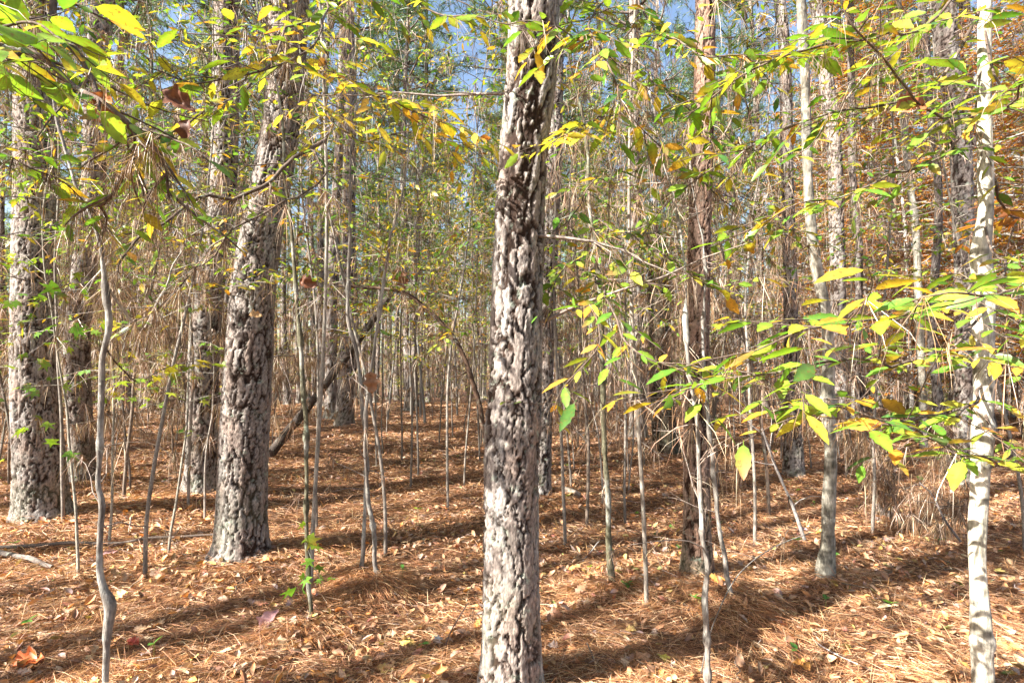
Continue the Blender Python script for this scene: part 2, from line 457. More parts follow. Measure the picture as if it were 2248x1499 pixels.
# ---------------------------------------------------------------- trunks
def trunk_mb(z, x, y, r, sides, kind, seed, cw=.055, amp=.016):
    n = len(z)
    a = np.arange(sides) * 2 * math.pi / sides
    A, Z = np.meshgrid(a, z)
    if kind in ('pine', 'slim', 'farpine', 'snag', 'pale'):
        lob = noise(np.stack([np.cos(a) * 1.6 + seed, np.sin(a) * 1.6, a * 0], 1), seed + 3)
        flare = 1 + (.03 + .30 * lob[None, :]) * np.exp(-np.clip(z - z[0] - .15, 0, None) / .10)[:, None] * (.8 if kind != 'pale' else .3)
    else: flare = np.ones((n, sides))
    X0 = np.repeat(x[:, None], sides, 1); Y0 = np.repeat(y[:, None], sides, 1); R = r[:, None] * flare
    nx, ny = np.cos(A).ravel(), np.sin(A).ravel()
    Rf = R.ravel(); Zf = Z.ravel()
    q0 = np.stack([nx * Rf, ny * Rf, Zf], 1)
    warp = np.stack([noise(q0 * 9, seed + 1), noise(q0 * 9, seed + 2), noise(q0 * 6, seed + 3)], 1) - .5
    warp2 = np.stack([noise(q0 * 40, seed + 4), noise(q0 * 40, seed + 5), noise(q0 * 30, seed + 6)], 1) - .5
    if kind in ('pine', 'slim', 'snag', 'farpine'):
        warp3 = np.stack([noise(q0 * 110, seed + 71), noise(q0 * 110, seed + 72), noise(q0 * 80, seed + 73)], 1) - .5
        wq = q0 + warp * np.array([.035, .035, .10]) + warp2 * np.array([.016, .016, .05]) + warp3 * np.array([.011, .011, .03])
        f1, f2, idd = voronoi(wq / np.array([cw, cw, cw * 4.6]), seed)
        opn = noise(q0 * np.array([9, 9, 3]), seed + 61)
        fis = sstep(.018 + .16 * opn ** 2.5, .07 + .22 * opn ** 2.5, f2 - f1)
        g1, g2, id2 = voronoi((wq + warp2 * .012) / np.array([cw * .55, cw * .55, cw * 1.1]), seed + 50)
        crk = sstep(.02, .09, g2 - g1)
        fine = fbm(q0 * np.array([110, 110, 50]), 3, seed + 9)
        h = amp * fis * (.56 + .10 * crk + .16 * idd + .20 * id2) + (fine - .5) * amp * .55
        fl = crk; fis2 = fis; plate = fis
        big = (fbm(q0 * np.array([3, 3, 1.2]), 2, seed + 12) - .5)
        rr = Rf * (1 + .07 * big) + h - amp * .9
        top = np.where(idd[:, None] > .72, np.array([[.36, .31, .28]]), np.array([[.37, .33, .305]]))
        top = np.where((idd[:, None] < .18), np.array([[.41, .385, .365]]), top)
        pk = sstep(.55, .8, noise(q0 * np.array([14, 14, 7]), seed + 21))[:, None]
        top = top * (1 - pk * .55) + np.array([[.36, .27, .225]]) * pk * .55
        fur = np.array([[.045, .026, .018]])
        k = (plate * (.50 + .50 * fl))[:, None]
        c = fur * (1 - k) + top * k
        c = c * .74 * np.array([[1.0, .96, .92]]) * (.45 + 1.1 * fine)[:, None]
        if seed == 5 * 13 + 5: c = c * np.array([[.95, .74, .62]])   # the reddish pine
        if kind == 'snag': c = c * np.array([[.36, .34, .27]])
        if kind == 'slim': c = c * np.array([[.5, .48, .48]])
        lo = sstep(.9, .0, Zf)[:, None] * sstep(.35, .7, noise(q0 * 8, seed + 40))[:, None]
        c = c * (1 - .3 * lo) + np.array([[.20, .22, .14]]) * .3 * lo
    elif kind == 'pale':
        rid = fbm(q0 * np.array([60, 60, 6]), 3, seed)
        big = fbm(q0 * np.array([4, 4, 3.5]), 3, seed + 12) - .5
        rr = Rf * (1 + .38 * big) + (rid - .5) * .007
        c = np.array([[.50, .455, .37]]) * (.45 + 1.1 * rid)[:, None]
        pt = sstep(.50, .62, fbm(q0 * np.array([11, 11, 20]), 3, seed + 5))[:, None]
        c = c * (1 - .6 * pt) + np.array([[.24, .22, .16]]) * .6 * pt
        if seed != 15 * 13 + 5:                            # the slender one is greyer and mottled
            m2 = sstep(.42, .58, fbm(q0 * np.array([16, 16, 26]), 3, seed + 15))[:, None]
            c = c * .72 * (1 - .65 * m2) + np.array([[.13, .115, .09]]) * .65 * m2
        dk = sstep(.72, .80, noise(q0 * np.array([30, 30, 55]), seed + 8))[:, None]
        c = c * (1 - .75 * dk) + np.array([[.09, .08, .06]]) * .75 * dk
        rr = rr + dk[:, 0] * .0015 + .012 * sstep(.74, .9, noise(q0 * np.array([7, 7, 7]), seed + 88))
    else:
        rid = fbm(q0 * np.array([90, 90, 12]), 3, seed)
        big = fbm(q0 * np.array([6, 6, 7]), 2, seed + 12) - .5
        rr = Rf * (1 + .55 * big) + (rid - .5) * .004
        nx = nx; wig = (noise(np.stack([Zf * 9, Zf * 0 + seed, Zf * 0], 1), seed) - .5) * .008; X0 = X0 + wig.reshape(X0.shape)
        base = np.array([[.20, .175, .15]]) if kind == 'sap' else np.array([[.11, .10, .062]])
        c = base * (.3 + 1.4 * rid)[:, None]
        rr = rr + .006 * sstep(.72, .9, noise(q0 * 14, seed + 88))
        pt = sstep(.55, .7, fbm(q0 * np.array([12, 12, 9]), 3, seed + 5))[:, None]
        c = c * (1 - .6 * pt) + np.array([[.40, .39, .35]]) * .6 * pt
    v = np.stack([X0.ravel() + nx * rr, Y0.ravel() + ny * rr, Zf], 1)
    i, j = np.meshgrid(np.arange(n - 1), np.arange(sides), indexing='ij')
    k = (j + 1) % sides
    q = np.stack([i * sides + j, i * sides + k, (i + 1) * sides + k, (i + 1) * sides + j], -1).reshape(-1, 4)
    mb = MB(); mb.add(v, q, None, c)
    # close the top
    cen = np.array([[x[-1], y[-1], z[-1] + r[-1] * .3]])
    s0 = (n - 1) * sides
    mb.add(cen, None, None, c[-1:])
    mb.t.append(np.array([[s0 + jj, s0 + (jj + 1) % sides, n * sides] for jj in range(sides)], np.int64))
    return mb

rngG = np.random.default_rng(11)
# ---- pine crown prototypes: branches (wood) and needle tufts
def pine_crown(seed, z0, z1, spread, nb, tufts, nn, nlen=.23, nwid=.010):
    rng = np.random.default_rng(seed)
    wood, fol = MB(), MB()
    for k in range(nb):
        f = (k + rng.uniform(0, 1)) / nb
        z = z0 + (z1 - z0) * f
        a = rng.uniform(0, 2 * math.pi)
        ln = spread * (1 - f * .65) * rng.uniform(.6, 1.1)
        up = rng.uniform(.05, .5) + f * .5
        dirv = np.array([math.cos(a), math.sin(a), up]); dirv /= np.linalg.norm(dirv)
        pts = [np.array([0, 0, z])]
        for s in range(5):
            dirv = dirv + rng.normal(0, .12, 3) + np.array([0, 0, .06]); dirv /= np.linalg.norm(dirv)
            pts.append(pts[-1] + dirv * ln / 5)
        pts = np.array(pts)
        add_tube(wood, pts, np.linspace(.035, .010, 6), 4, (.17, .13, .11), seed=k)
        for m in range(tufts):
            u = rng.uniform(.3, 1.0) * 5
            i = min(int(u), 4); p = pts[i] + (pts[i + 1] - pts[i]) * (u - i)
            d = rng.normal(0, 1, 3) * np.array([1, 1, .6]) + np.array([math.cos(a), math.sin(a), .5]); d /= np.linalg.norm(d)
            tl = rng.uniform(.15, .6)
            p2 = p + d * tl
            v, q = tube_vq(np.array([p, p2]), np.array([.007, .004]), 3); wood.add(v, q, None, (.2, .14, .1))
            t = rng.uniform(.35, 1.0, nn)[:, None]
            p0 = p + (p2 - p) * t
            nd_ = d[None] * rng.uniform(.2, 1.0, (nn, 1)) + rng.normal(0, .62, (nn, 3)); nd_ /= np.linalg.norm(nd_, axis=1)[:, None]
            L = nlen * rng.uniform(.7, 1.15, (nn, 1))
            p1 = p0 + nd_ * L * .55; pe = p0 + nd_ * L - np.array([0, 0, 1]) * L * .14
            cols = pick(rng, [((.075, .15, .035), 5), ((.12, .19, .05), 3), ((.30, .20, .07), .7)], nn)
            add_needles(fol, p0, p1, pe, np.full(nn, nwid), cols, rng)
    return wood.mesh('branches', M_TWIG), fol.mesh('crown', M_NEEDLE, False)
CROWNS = [pine_crown(21, -6.0, 3.6, 2.4, 36, 15, 20), pine_crown(22, -7.0, 3.4, 2.5, 40, 15, 18), pine_crown(23, -5.0, 3.2, 2.1, 32, 15, 20)]
CROWNS.append(pine_crown(24, -2.0, 3.2, 1.5, 14, 6, 12))                      # a thin, half bare crown
def put_crown(root, k, loc, sc=1.0, rz=0.0):
    w, f = CROWNS[k]
    for nm, me in (('branches', w), ('crown', f)):
        o = bpy.data.objects.new(nm, me); COL.objects.link(o); o.parent = root
        o.location = loc; o.scale = (sc, sc, sc); o.rotation_euler = (0, 0, rz)
def stub_branches(mb, x, y, z, r, rng, n, zlo, zhi, lmax=1.2, base=None, root=None, rs=1.0, nm='dead_branch', collect=None):
    """dead side branches low on a pine; returns twig polylines for draped needles"""
    out = []
    for k in range(n):
        if base is not None or collect is not None: mb = MB()
        zz = rng.uniform(zlo, zhi)
        i = int(np.clip(np.searchsorted(z, zz), 1, len(z) - 1))
        a = rng.uniform(0, 2 * math.pi); ln = rng.uniform(.25, 1) * lmax
        d = np.array([math.cos(a), math.sin(a), rng.uniform(-.1, .45)])
        p = [np.array([x[i] + math.cos(a) * r[i] * .8, y[i] + math.sin(a) * r[i] * .8, zz])]
        for s in range(5):
            d = d + rng.normal(0, .18, 3); d /= np.linalg.norm(d)
            p.append(p[-1] + d * ln / 5)
        p = np.array(p)
        add_tube(mb, p, np.linspace(.008, .002, 6) * rs, 4, (.24, .19, .16), seed=k)
        out.append(p)
        for s in range(2):
            i0 = rng.integers(1, 5); d2 = rng.normal(0, 1, 3) * np.array([1, 1, .5]); d2 /= np.linalg.norm(d2)
            p2 = np.array([p[i0], p[i0] + d2 * ln * .2, p[i0] + d2 * ln * .35 + rng.normal(0, .03, 3)])
            add_tube(mb, p2, np.linspace(.004, .0015, 3) * rs, 3, (.24, .19, .16), seed=k)
            out.append(p2)
        if collect is not None: collect.append(mb)
        if base is not None: local(mb, base).build(nm, M_TWIG, root)
    return out
DRAPE = []                                                 # polylines (world) on which dead needles hang: (pts, per metre, length)
ROOTS = {}
def build_traced(idx, name, lab, kind, pts, d):
    rng = np.random.default_rng(100 + idx)
    b = base_of(pts, d); Y = b[1]
    rows = []
    for px, py, w in pts:
        p = P(px, py, Y); rows.append([p[2], p[0], (.84 if kind in ('sap', 'moss') else 1) * w / 2 / FPX * depth(p) / math.hypot(1, (px - CX) / FPX)])
    rows = rows[::-1]
    gz = float(ground_h(b[0], b[1])[0])
    rows[0][0] = max(rows[0][0], gz + .02) if rows[0][0] > 0.1 else gz
    rows = [[gz - .15, rows[0][1], rows[0][2] * 1.0]] + [r_ for r_ in rows if r_[0] > gz - .05]
    rows = np.array(rows)
    o = np.argsort(rows[:, 0]); rows = rows[o]
    sm = smooth_path(rows, 240)
    zmax = sm[-1, 0]
    dz = {'pine': .0085, 'slim': .014, 'snag': .014, 'pale': .014}.get(kind, .016) * max(1, Y / 3.2)
    z = np.arange(sm[0, 0], zmax, dz)
    x = np.interp(z, sm[:, 0], sm[:, 1]); r = np.interp(z, sm[:, 0], sm[:, 2])
    # drift in depth so that the stem is not flat in one plane
    y = Y + (noise(np.stack([z * .6, z * 0 + idx, z * 0], 1), 77) - noise(np.array([[z[0] * .6, idx, 0.0]]), 77)[0]) * .25 * min(1, Y / 4)
    tall = kind in ('pine', 'slim') or (kind == 'pale')
    if tall:
        H = {'pine': rng.uniform(17, 20), 'slim': rng.uniform(13, 16), 'pale': rng.uniform(8, 10)}[kind]
        slope = (x[-1] - x[-40]) / (z[-1] - z[-40])
        zz = np.arange(z[-1] + .06, H, .09)
        f = (zz - z[-1]) / (H - z[-1])
        xx = x[-1] + slope * (zz - z[-1]) * (1 - .7 * f)
        yy = y[-1] + .3 * f * math.sin(idx)
        rr = r[-1] + (.035 - r[-1]) * f ** 1.1
        z, x, y, r = np.concatenate([z, zz]), np.concatenate([x, xx]), np.concatenate([y, yy]), np.concatenate([r, rr])
    elif kind != 'snag':                                   # a thin leader above the traced part
        zz = np.arange(z[-1] + .02, z[-1] + 1.0, .02); f = (zz - z[-1]) / 1.0
        slope = np.clip((x[-1] - x[-20]) / (z[-1] - z[-20]), -.35, .35)
        x = np.concatenate([x, x[-1] + slope * (zz - z[-1]) + .03 * np.sin(f * 5)]); y = np.concatenate([y, y[-1] + .05 * f]); r = np.concatenate([r, r[-1] * (1 - .8 * f)]); z = np.concatenate([z, zz])
    sides = int(np.clip(2 * math.pi * r[5] / (.0062 * max(1, Y / 2.6)), 14, 190))
    cw = .046 if kind == 'pine' else .028
    amp = min(.016, r[5] * .11)
    root = empty(name, (b[0], b[1], gz), lab, {'pine_tree': 'tree', 'tree_snag': 'tree', 'pale_tree': 'tree', 'young_tree': 'tree', 'sapling': 'sapling'}[name], 'pine trees' if name == 'pine_tree' else None)
    base = (b[0], b[1], gz)
    local(trunk_mb(z, x, y, r, sides, kind, idx * 13 + 5, cw, amp), base).build('trunk' if tall or kind == 'snag' else 'stem', M_PALE if kind in ('pale', 'sap') else M_BARK, root)
    if kind in ('pine', 'slim'):
        tw = stub_branches(None, x, y, z, r, rng, 18, 1.2, 9.5, 1.3, base, root)
        for p in tw: DRAPE.append((p, 40, .16))
        put_crown(root, 3, (x[-1] - base[0], y[-1] - base[1], z[-1] - base[2] - 2.4), rng.uniform(.8, 1.0), rng.uniform(0, 6))
    if kind == 'snag':
        tw = stub_branches(None, x, y, z, r, rng, 14, 1.0, z[-1], .8, base, root)
        for p in tw: DRAPE.append((p, 160, .3))
    if kind in ('sap', 'moss'):
        for p in stub_branches(None, x, y, z, r, rng, 12, .5, z[-1], .55, base, root, .38, 'twig'): DRAPE.append((p, 40, .14))
    ROOTS[idx] = (root, base, z, x, y, r)
for i, (name, lab, kind, pts, d) in enumerate(TR):
    build_traced(i, name, lab, kind, pts, d)

# ---------------------------------------------------------------- background pines
def far_pine_trunk(seed):
    H = 17.0
    z = np.concatenate([np.arange(-.2, 9, .07), np.arange(9, H, .2)])
    rg = np.random.default_rng(seed)
    a, bb = rg.uniform(0, 6, 2)
    x = .10 * np.sin(z * .35 + a) + .012 * z * math.sin(bb); x -= x[0]
    y = .10 * np.sin(z * .30 + bb) + .012 * z * math.cos(bb); y -= y[0]
    r = .135 * (1 - z / H * .72) + .05 * np.exp(-np.maximum(z, 0) / .25)
    mb = trunk_mb(z, x, y, r, 26, 'farpine', seed, .045, .013)
    w = MB()
    each = []
    tw = stub_branches(None, x, y, z, r, rg, 22, 1.5, 11, 1.3, collect=each)
    for m_ in each:
        n0 = 0
        for v_, c_ in zip(m_.v, m_.c): w.v.append(v_); w.c.append(c_)
        for q_ in m_.q: w.q.append(q_ + w.n)
        w.n += m_.n
    return mb.mesh('trunk', M_BARK), w.mesh('dead_branches', M_TWIG), (x[-1], y[-1], H - 2.2), tw, [m_.mesh('dead_branch', M_TWIG) for m_ in each]
FP = [far_pine_trunk(300 + k) for k in range(5)]
placed = [(ROOTS[i][1][0], ROOTS[i][1][1]) for i in ROOTS]
rg = np.random.default_rng(5)
def far_pine(x, y, k, sc, lab, grp, crown=True, stubs=True, ck=None):
    gz = float(ground_h(x, y)[0])
    root = empty('pine_tree', (x, y, gz), lab, 'tree', grp)
    t, w, top, tw, each = FP[k % 5]
    hs = rg.uniform(.9, 1.1)
    root.rotation_euler = (rg.normal(0, .018), rg.normal(0, .018), rg.uniform(0, 6.28)); root.scale = (sc, sc, hs)
    parts = [('trunk', t)] + ([('dead_branch', m_) for m_ in each] if 0 < y < 16 and abs(x) < y * 1.0 else [('dead_branches', w)] if stubs else [])
    for nm, me in parts:
        o = bpy.data.objects.new(nm, me); COL.objects.link(o); o.parent = root
    if crown: put_crown(root, int(rg.integers(0, 3)) if ck is None else ck, top, rg.uniform(.95, 1.25) / sc ** .5, rg.uniform(0, 6))
    return root
LAB_BG = ['slim straight pine among the many standing in the distant background of the wood',
          'straight pine of the middle distance, behind the near trunks']
n = 0; tries = 0; MIDP = []; FARP = []
while n < 265 and tries < 20000:
    tries += 1
    u = rg.uniform(0, 1)
    y = 8.5 + (62 - 8.5) * u ** .72
    x = rg.uniform(-1, 1) * (y * .98 + 3)
    px = CX + x / y * FPX
    if y < 10.5 and 560 < px < 1560: continue
    if abs(px - 1010) < 1800 / y and y < 30: continue       # the alley between two planting rows
    if abs(px - 1265) < 1000 / y and y < 20: continue
    if any((x - a) ** 2 + (y - b_) ** 2 < (1.9 if y < 45 else 1.3) ** 2 for a, b_ in placed): continue
    placed.append((x, y))
    pn = far_pine(x, y, n, rg.uniform(.75, 1.35), LAB_BG[0], 'pines in the far background' if y > 16 else 'pines in the middle distance', crown=True, stubs=y < 40)
    (MIDP if y <= 16 else FARP).append(pn)
    n += 1
# pines behind and beside the camera: they throw the stripes of shade across the floor
for k in range(44):
    for _ in range(200):
        x, y = rg.uniform(-26, 1.0), rg.uniform(-15, 9)
        if math.hypot(x, y) < 2.6: continue
        if y > .2 and abs(x) < y * .95 + 1.2: continue
        sx, sy = math.sin(az), math.cos(az)
        if any(((x - a) * sx + (y - b_) * sy) > 0 and abs((x - a) * sy - (y - b_) * sx) < w_ for a, b_, w_ in [(ROOTS[i][1][0], ROOTS[i][1][1], .95 if i in (0, 2) else .6) for i in (0, 1, 2, 3, 5, 15, 16, 20, 23)]): continue
        if any((x - a) ** 2 + (y - b_) ** 2 < 1.7 ** 2 for a, b_ in placed): continue
        placed.append((x, y)); far_pine(x, y, k, rg.uniform(.7, 1.3), 'pine standing outside the view to the left and behind, shading the floor', 'pines beside the view', ck=0 if k % 9 == 4 else 3); break

# stems just out of view on the sun side whose shadows cross the near floor
for k, (px, py, L_) in enumerate([(300, 1385, 5.0), (820, 1335, 7.5), (700, 1235, 9.0), (1420, 1420, 5.5), (1650, 1330, 8.0), (350, 1265, 6.5), (1300, 1180, 11.0), (980, 1110, 12.0)]):
    g = G(px, py); x, y = g[0] + math.sin(az) * L_, g[1] + math.cos(az) * L_
    placed.append((x, y)); far_pine(x, y, k, [.55, .8, .7, .6, .8, .6, .9, .9][k], 'pine standing outside the view to the left and behind, shading the floor', 'pines beside the view', ck=3)

# ---------------------------------------------------------------- saplings (bare and leafy), in copies
def skeleton(rng, H, nb, blen, wob=.05, zlo=.25, up=.35, sub=5, flat=.35):
    """returns stem polyline, list of branch polylines, list of twig polylines"""
    n = 14
    pts = [np.zeros(3)]; d = np.array([0, 0, 1.0])
    for k in range(n):
        d = d + rng.normal(0, wob, 3); d[2] = max(d[2], .7); d /= np.linalg.norm(d)
        pts.append(pts[-1] + d * H / n)
    stem = np.array(pts)
    br, tw = [], []
    for k in range(nb):
        f = zlo + (1 - zlo) * (k + rng.uniform(0, 1)) / nb
        u = f * n; i = min(int(u), n - 1); p = stem[i] + (stem[i + 1] - stem[i]) * (u - i)
        a = k * 2.4 + rng.uniform(-.6, .6)
        ln = blen * (1.1 - f * .7) * rng.uniform(.6, 1.1)
        d = np.array([math.cos(a), math.sin(a), up + rng.uniform(-.2, .3)]); d /= np.linalg.norm(d)
        q = [p]
        for s in range(7):
            d = d + rng.normal(0, .10, 3) + np.array([0, 0, -.045]); d /= np.linalg.norm(d)
            q.append(q[-1] + d * ln / 7)
        q = np.array(q); br.append(q)
        for m in range(sub):
            i = 1 + int(rng.integers(0, 6)); base = q[i]
            side = 1 if m % 2 else -1
            t = q[i + 1] - q[i]; t /= np.linalg.norm(t)
            s_ = np.cross(t, [0, 0, 1.0]); s_ /= np.linalg.norm(s_) + 1e-6
            d2 = t * .75 + s_ * side * .8 + np.array([0, 0, rng.normal(0, flat * .5)]); d2 /= np.linalg.norm(d2)
            tl = ln * rng.uniform(.2, .45); w = [base]
            for s in range(4):
                d2 = d2 + rng.normal(0, .12, 3); d2 /= np.linalg.norm(d2); w.append(w[-1] + d2 * tl / 4)
            tw.append(np.array(w))
    return stem, br, tw
def sample_on(polys, rng, spacing):
    """points and tangents along polylines"""
    P_, T_ = [], []
    for p in polys:
        seg = np.diff(p, axis=0); L = np.linalg.norm(seg, axis=1); tot = L.sum()
        m = max(1, int(tot / spacing)); s = (np.arange(m) + rng.uniform(.2, .9, m)) / m * tot
        cum = np.concatenate([[0], np.cumsum(L)])
        i = np.clip(np.searchsorted(cum, s) - 1, 0, len(L) - 1)
        f = (s - cum[i]) / L[i]
        P_.append(p[i] + seg[i] * f[:, None]); T_.append(seg[i] / L[i][:, None])
    return np.concatenate(P_), np.concatenate(T_)
def leaves_along(mb, polys, rng, spacing, length, pal, tpl, tilt=.35, droop=.15, pick2=None, wj=.15):
    p, t = sample_on(polys, rng, spacing)
    N = len(p)
    s = np.cross(t, [0, 0, 1.0]); s /= np.linalg.norm(s, axis=1)[:, None] + 1e-6
    side = np.where(np.arange(N) % 2 == 0, 1, -1)[:, None]
    a = t * rng.uniform(.3, .9, (N, 1)) + s * side * rng.uniform(.5, 1, (N, 1)) + rng.normal(0, .15, (N, 3))
    a[:, 2] -= droop * rng.uniform(0, 2.2, N)
    nrm = np.array([[0, 0, 1.0]]) + rng.normal(0, tilt, (N, 3))
    L = length * rng.uniform(.38, 1.2, N)
    hue = pick(rng, pal, 400)[(noise(p * 3.5 + 11, 5) * 399).astype(int)]
    c = pick(rng, pal, N); own = rng.uniform(0, 1, (N, 1)) ** 1.5; c = c * own + hue * (1 - own)
    tip = np.where(rng.uniform(0, 1, (N, 1)) < .16, pick(rng, pick2 or [(GOLD, 1), (ORG, .6), (BRN, .4)], N), c)
    add_leaves(mb, tpl, p + a * .12 * L[:, None], a, nrm, L, c, rng.uniform(1 - wj, 1 + wj, N), tip)

def sapling_proto(seed, H, nb, blen, r0, leafspec=None, bark=(.34, .31, .27), wob=.05, sub=5, zlo=.25, up=.35):
    rng = np.random.default_rng(seed)
    stem, br, tw = skeleton(rng, H, nb, blen, wob, zlo, up, sub)
    s = MB(); b = MB()
    sm = smooth_path(stem, 40)
    sm[0, 2] -= .1
    add_tube(s, sm, np.linspace(r0, r0 * .2, 40), 9, bark, .4, seed)
    for q in br: add_tube(b, q, np.linspace(r0 * .32, r0 * .09, 8), 5, bark, .3, seed)
    for q in tw: add_tube(b, q, np.linspace(r0 * .11, r0 * .045, 5), 3, bark, .3, seed)
    me = [('stem', s.mesh('stem', M_TWIG)), ('branches', b.mesh('branches', M_TWIG))]
    if leafspec:
        lf = MB(); spacing, length, pal, tpl, tilt, droop = leafspec
        leaves_along(lf, tw + [q[2:] for q in br], rng, spacing, length, pal, tpl, tilt, droop)
        me.append(('leaves', lf.mesh('leaves', M_LEAF if tpl is not RHOMB else M_FARLEAF)))
    return me, [q for q in br] + tw
PAL_YG = [(LIME, 4), (GRN, 3), (YEL, 3), (GOLD, 1), (ORG, .5)]
PAL_G = [(GRN, 5), (DKG, 3), (LIME, 2), (YEL, .6)]
PAL_OR = [(ORG, 5), (BRN, 3.5), (GOLD, 2.5), (RED, 1), (LIME, .7), (GRN, .6)]
PAL_NEAR = [(LIME, 5), (GRN, 4), (YEL, 1.8), (GOLD, .7), (ORG, .3), (DKG, 1.2)]
PR = {
 'near': [sapling_proto(460 + k, [5.6, 6.2, 5.0][k], 40, 1.35, .014, (.06, .07, PAL_NEAR, LEAF, .5, .25), (.22, .19, .16), .045, 6, .36, .2) for k in range(3)],
 'bare': [sapling_proto(401 + k, [3.8, 4.6, 3.0, 5.2][k], [22, 24, 18, 20][k], [1.2, 1.3, 1.0, 1.1][k], [.011, .014, .009, .015][k], None, [(.22, .185, .155), (.14, .115, .09), (.28, .245, .21), (.17, .13, .10)][k], .07, 7, .12) for k in range(4)],
 'yg': [sapling_proto(420 + k, [4.8, 5.6, 4.2][k], 26, 1.35, .013, (.038, .06, PAL_YG, RHOMB, .45, .2), (.2, .17, .14), .05, 6, .3) for k in range(3)],
 'low': [sapling_proto(480 + k, 2.2, 26, 1.2, .012, (.05, .07, [(YEL, 4), (LIME, 4), (PALE, 1.5), (GRN, 1), (ORG, .7)], RHOMB, .5, .2), (.3, .27, .23), .07, 6, .05, .5) for k in range(2)],
 'star': [sapling_proto(430 + k, [2.6, 3.4][k], 14, .7, .011, (.09, .075, [(GRN, 3), (LIME, 3), (YEL, .7)], STAR, .5, .2), (.28, .25, .2), .06, 4, .35) for k in range(2)],
 'or': [sapling_proto(440 + k, [9.5, 11][k], 66, 2.7, .06, (.042, .105, PAL_OR, RHOMB, .35, .15), (.33, .31, .28), .03, 9, .12, .15) for k in range(2)],
 'green': [sapling_proto(450, 7.5, 34, 1.6, .035, (.05, .06, PAL_G + [(ORG, .5)], RHOMB, .5, .2), (.25, .23, .2), .04, 7, .35)],
}
def rotz(p, a, s, loc):
    c, s_ = math.cos(a), math.sin(a)
    R = np.array([[c, -s_, 0], [s_, c, 0], [0, 0, 1]])
    return (p * s) @ R.T + np.asarray(loc)[None]
def put_sapling(kind, k, x, y, sc, name, lab, cat, grp, rz=None, drape=0, dl=.16):
    me, polys = PR[kind][k % len(PR[kind])]
    gz = float(ground_h(x, y)[0])
    rz = rg.uniform(0, 6.28) if rz is None else rz
    root = empty(name, (x, y, gz), lab, cat, grp)
    root.rotation_euler = (0, 0, rz); root.scale = (sc, sc, sc)
    for nm, m in me:
        o = bpy.data.objects.new(nm, m); COL.objects.link(o); o.parent = root
    if drape:
        for p in polys: DRAPE.append((rotz(p, rz, sc, (x, y, gz)), drape, dl))
    return root
def px_xy(px, y):
    return (px - CX) / FPX * y
def clear(x, y, m):
    return all((x - a) ** 2 + (y - b_) ** 2 > m * m for a, b_ in placed)
ORD = 'first second third fourth fifth sixth seventh eighth ninth tenth eleventh twelfth thirteenth fourteenth fifteenth sixteenth seventeenth eighteenth nineteenth twentieth'.split()
ORD += ['twenty-' + o for o in ORD[:9]] + ['thirtieth'] + ['thirty-' + o for o in ORD[:9]] + ['fortieth'] + ['forty-' + o for o in ORD[:9]]
def rank(objs, lab):
    """labels by place: counted from the left of the picture"""
    objs = sorted(objs, key=lambda o: o.location.x / o.location.y)
    for i, o in enumerate(objs): o['label'] = lab + ', ' + ORD[i] + ' from the left'
MARKS = [(-9999, 90, 'left of the far-left thick pine'), (90, 440, 'between far-left pine and the pine beside the cracked one'), (440, 530, 'just left of the cracked pine'), (530, 800, 'between cracked pine and twin saplings'),
         (800, 1125, 'between twin saplings and centre trunk'), (1125, 1340, 'between centre trunk and straight greyish sapling'), (1340, 1535, 'between straight greyish sapling and reddish pine'), (1535, 1820, 'between reddish pine and mottled trunk'),
         (1820, 2110, 'between mottled trunk and pinkish pine'), (2110, 9999, 'right of the pinkish pine')]
def gaps(objs, lab):
    for a, b, w in MARKS:
        g = sorted([o for o in objs if a <= CX + FPX * o.location.x / o.location.y < b], key=lambda o: o.location.x / o.location.y)
        for i, o in enumerate(g): o['label'] = lab + ' ' + w + ((', ' + ORD[i] + ' from left') if len(g) > 1 else '')
def scatter(kind, N, pxr, yr, scr, name, lab, cat, grp, drape=0, dl=.16, m=.5):
    c = 0; t = 0; made = []
    while c < N and t < N * 60:
        t += 1
        y = yr[0] + (yr[1] - yr[0]) * rg.uniform() ** .8; px = rg.uniform(*pxr); x = px_xy(px, y)
        if not clear(x, y, m): continue
        placed.append((x, y))
        made.append(put_sapling(kind, int(rg.integers(0, 9)), x, y, rg.uniform(*scr), name, lab, cat, grp, None, drape, dl)); c += 1
    if yr[0] < 12: rank(made, lab)
    else: gaps(made, {'yg': 'far yellow-leaved sapling', 'low': 'far low shrub', 'or': 'far orange-leaved tree', 'green': 'dark green tree', 'bare': 'far bare sapling'}[kind])
rank(MIDP, 'straight pine of the middle distance')
gaps(FARP, 'slim far pine')
scatter('bare', 18, (-60, 620), (4.2, 9), (.8, 1.1), 'bare_sapling', 'thin bare sapling draped with dry needles in the left thicket', 'sapling', 'bare saplings on the left', 60)
scatter('bare', 14, (1230, 1720), (4.8, 9), (.8, 1.15), 'bare_sapling', 'thin bare sapling hung with dry needles around the reddish pine', 'sapling', 'bare saplings right of centre', 26, .2)
scatter('bare', 13, (600, 1500), (9, 22), (.8, 1.2), 'bare_sapling', 'thin bare sapling standing beyond the open needle floor', 'sapling', 'bare saplings in the middle distance', 22)
scatter('bare', 16, (1700, 2300), (6, 16), (.8, 1.2), 'bare_sapling', 'thin bare sapling in the thicket on the right', 'sapling', 'bare saplings on the right', 30)
NEARL = []
for k, (px, y) in enumerate([(-70, 3.3), (150, 4.6), (330, 3.6), (420, 5.2), (700, 4.7), (850, 4.1), (985, 5.3), (1240, 4.4), (1370, 5.2), (1650, 4.6), (1905, 4.9), (2235, 4.2), (560, 6.6), (920, 7.0)]):
    x = px_xy(px, y); placed.append((x, y))
    NEARL.append(put_sapling('near', k, x, y, .95, 'understory_sapling', '', 'sapling', 'understorey saplings near the camera', None, 9, .15))
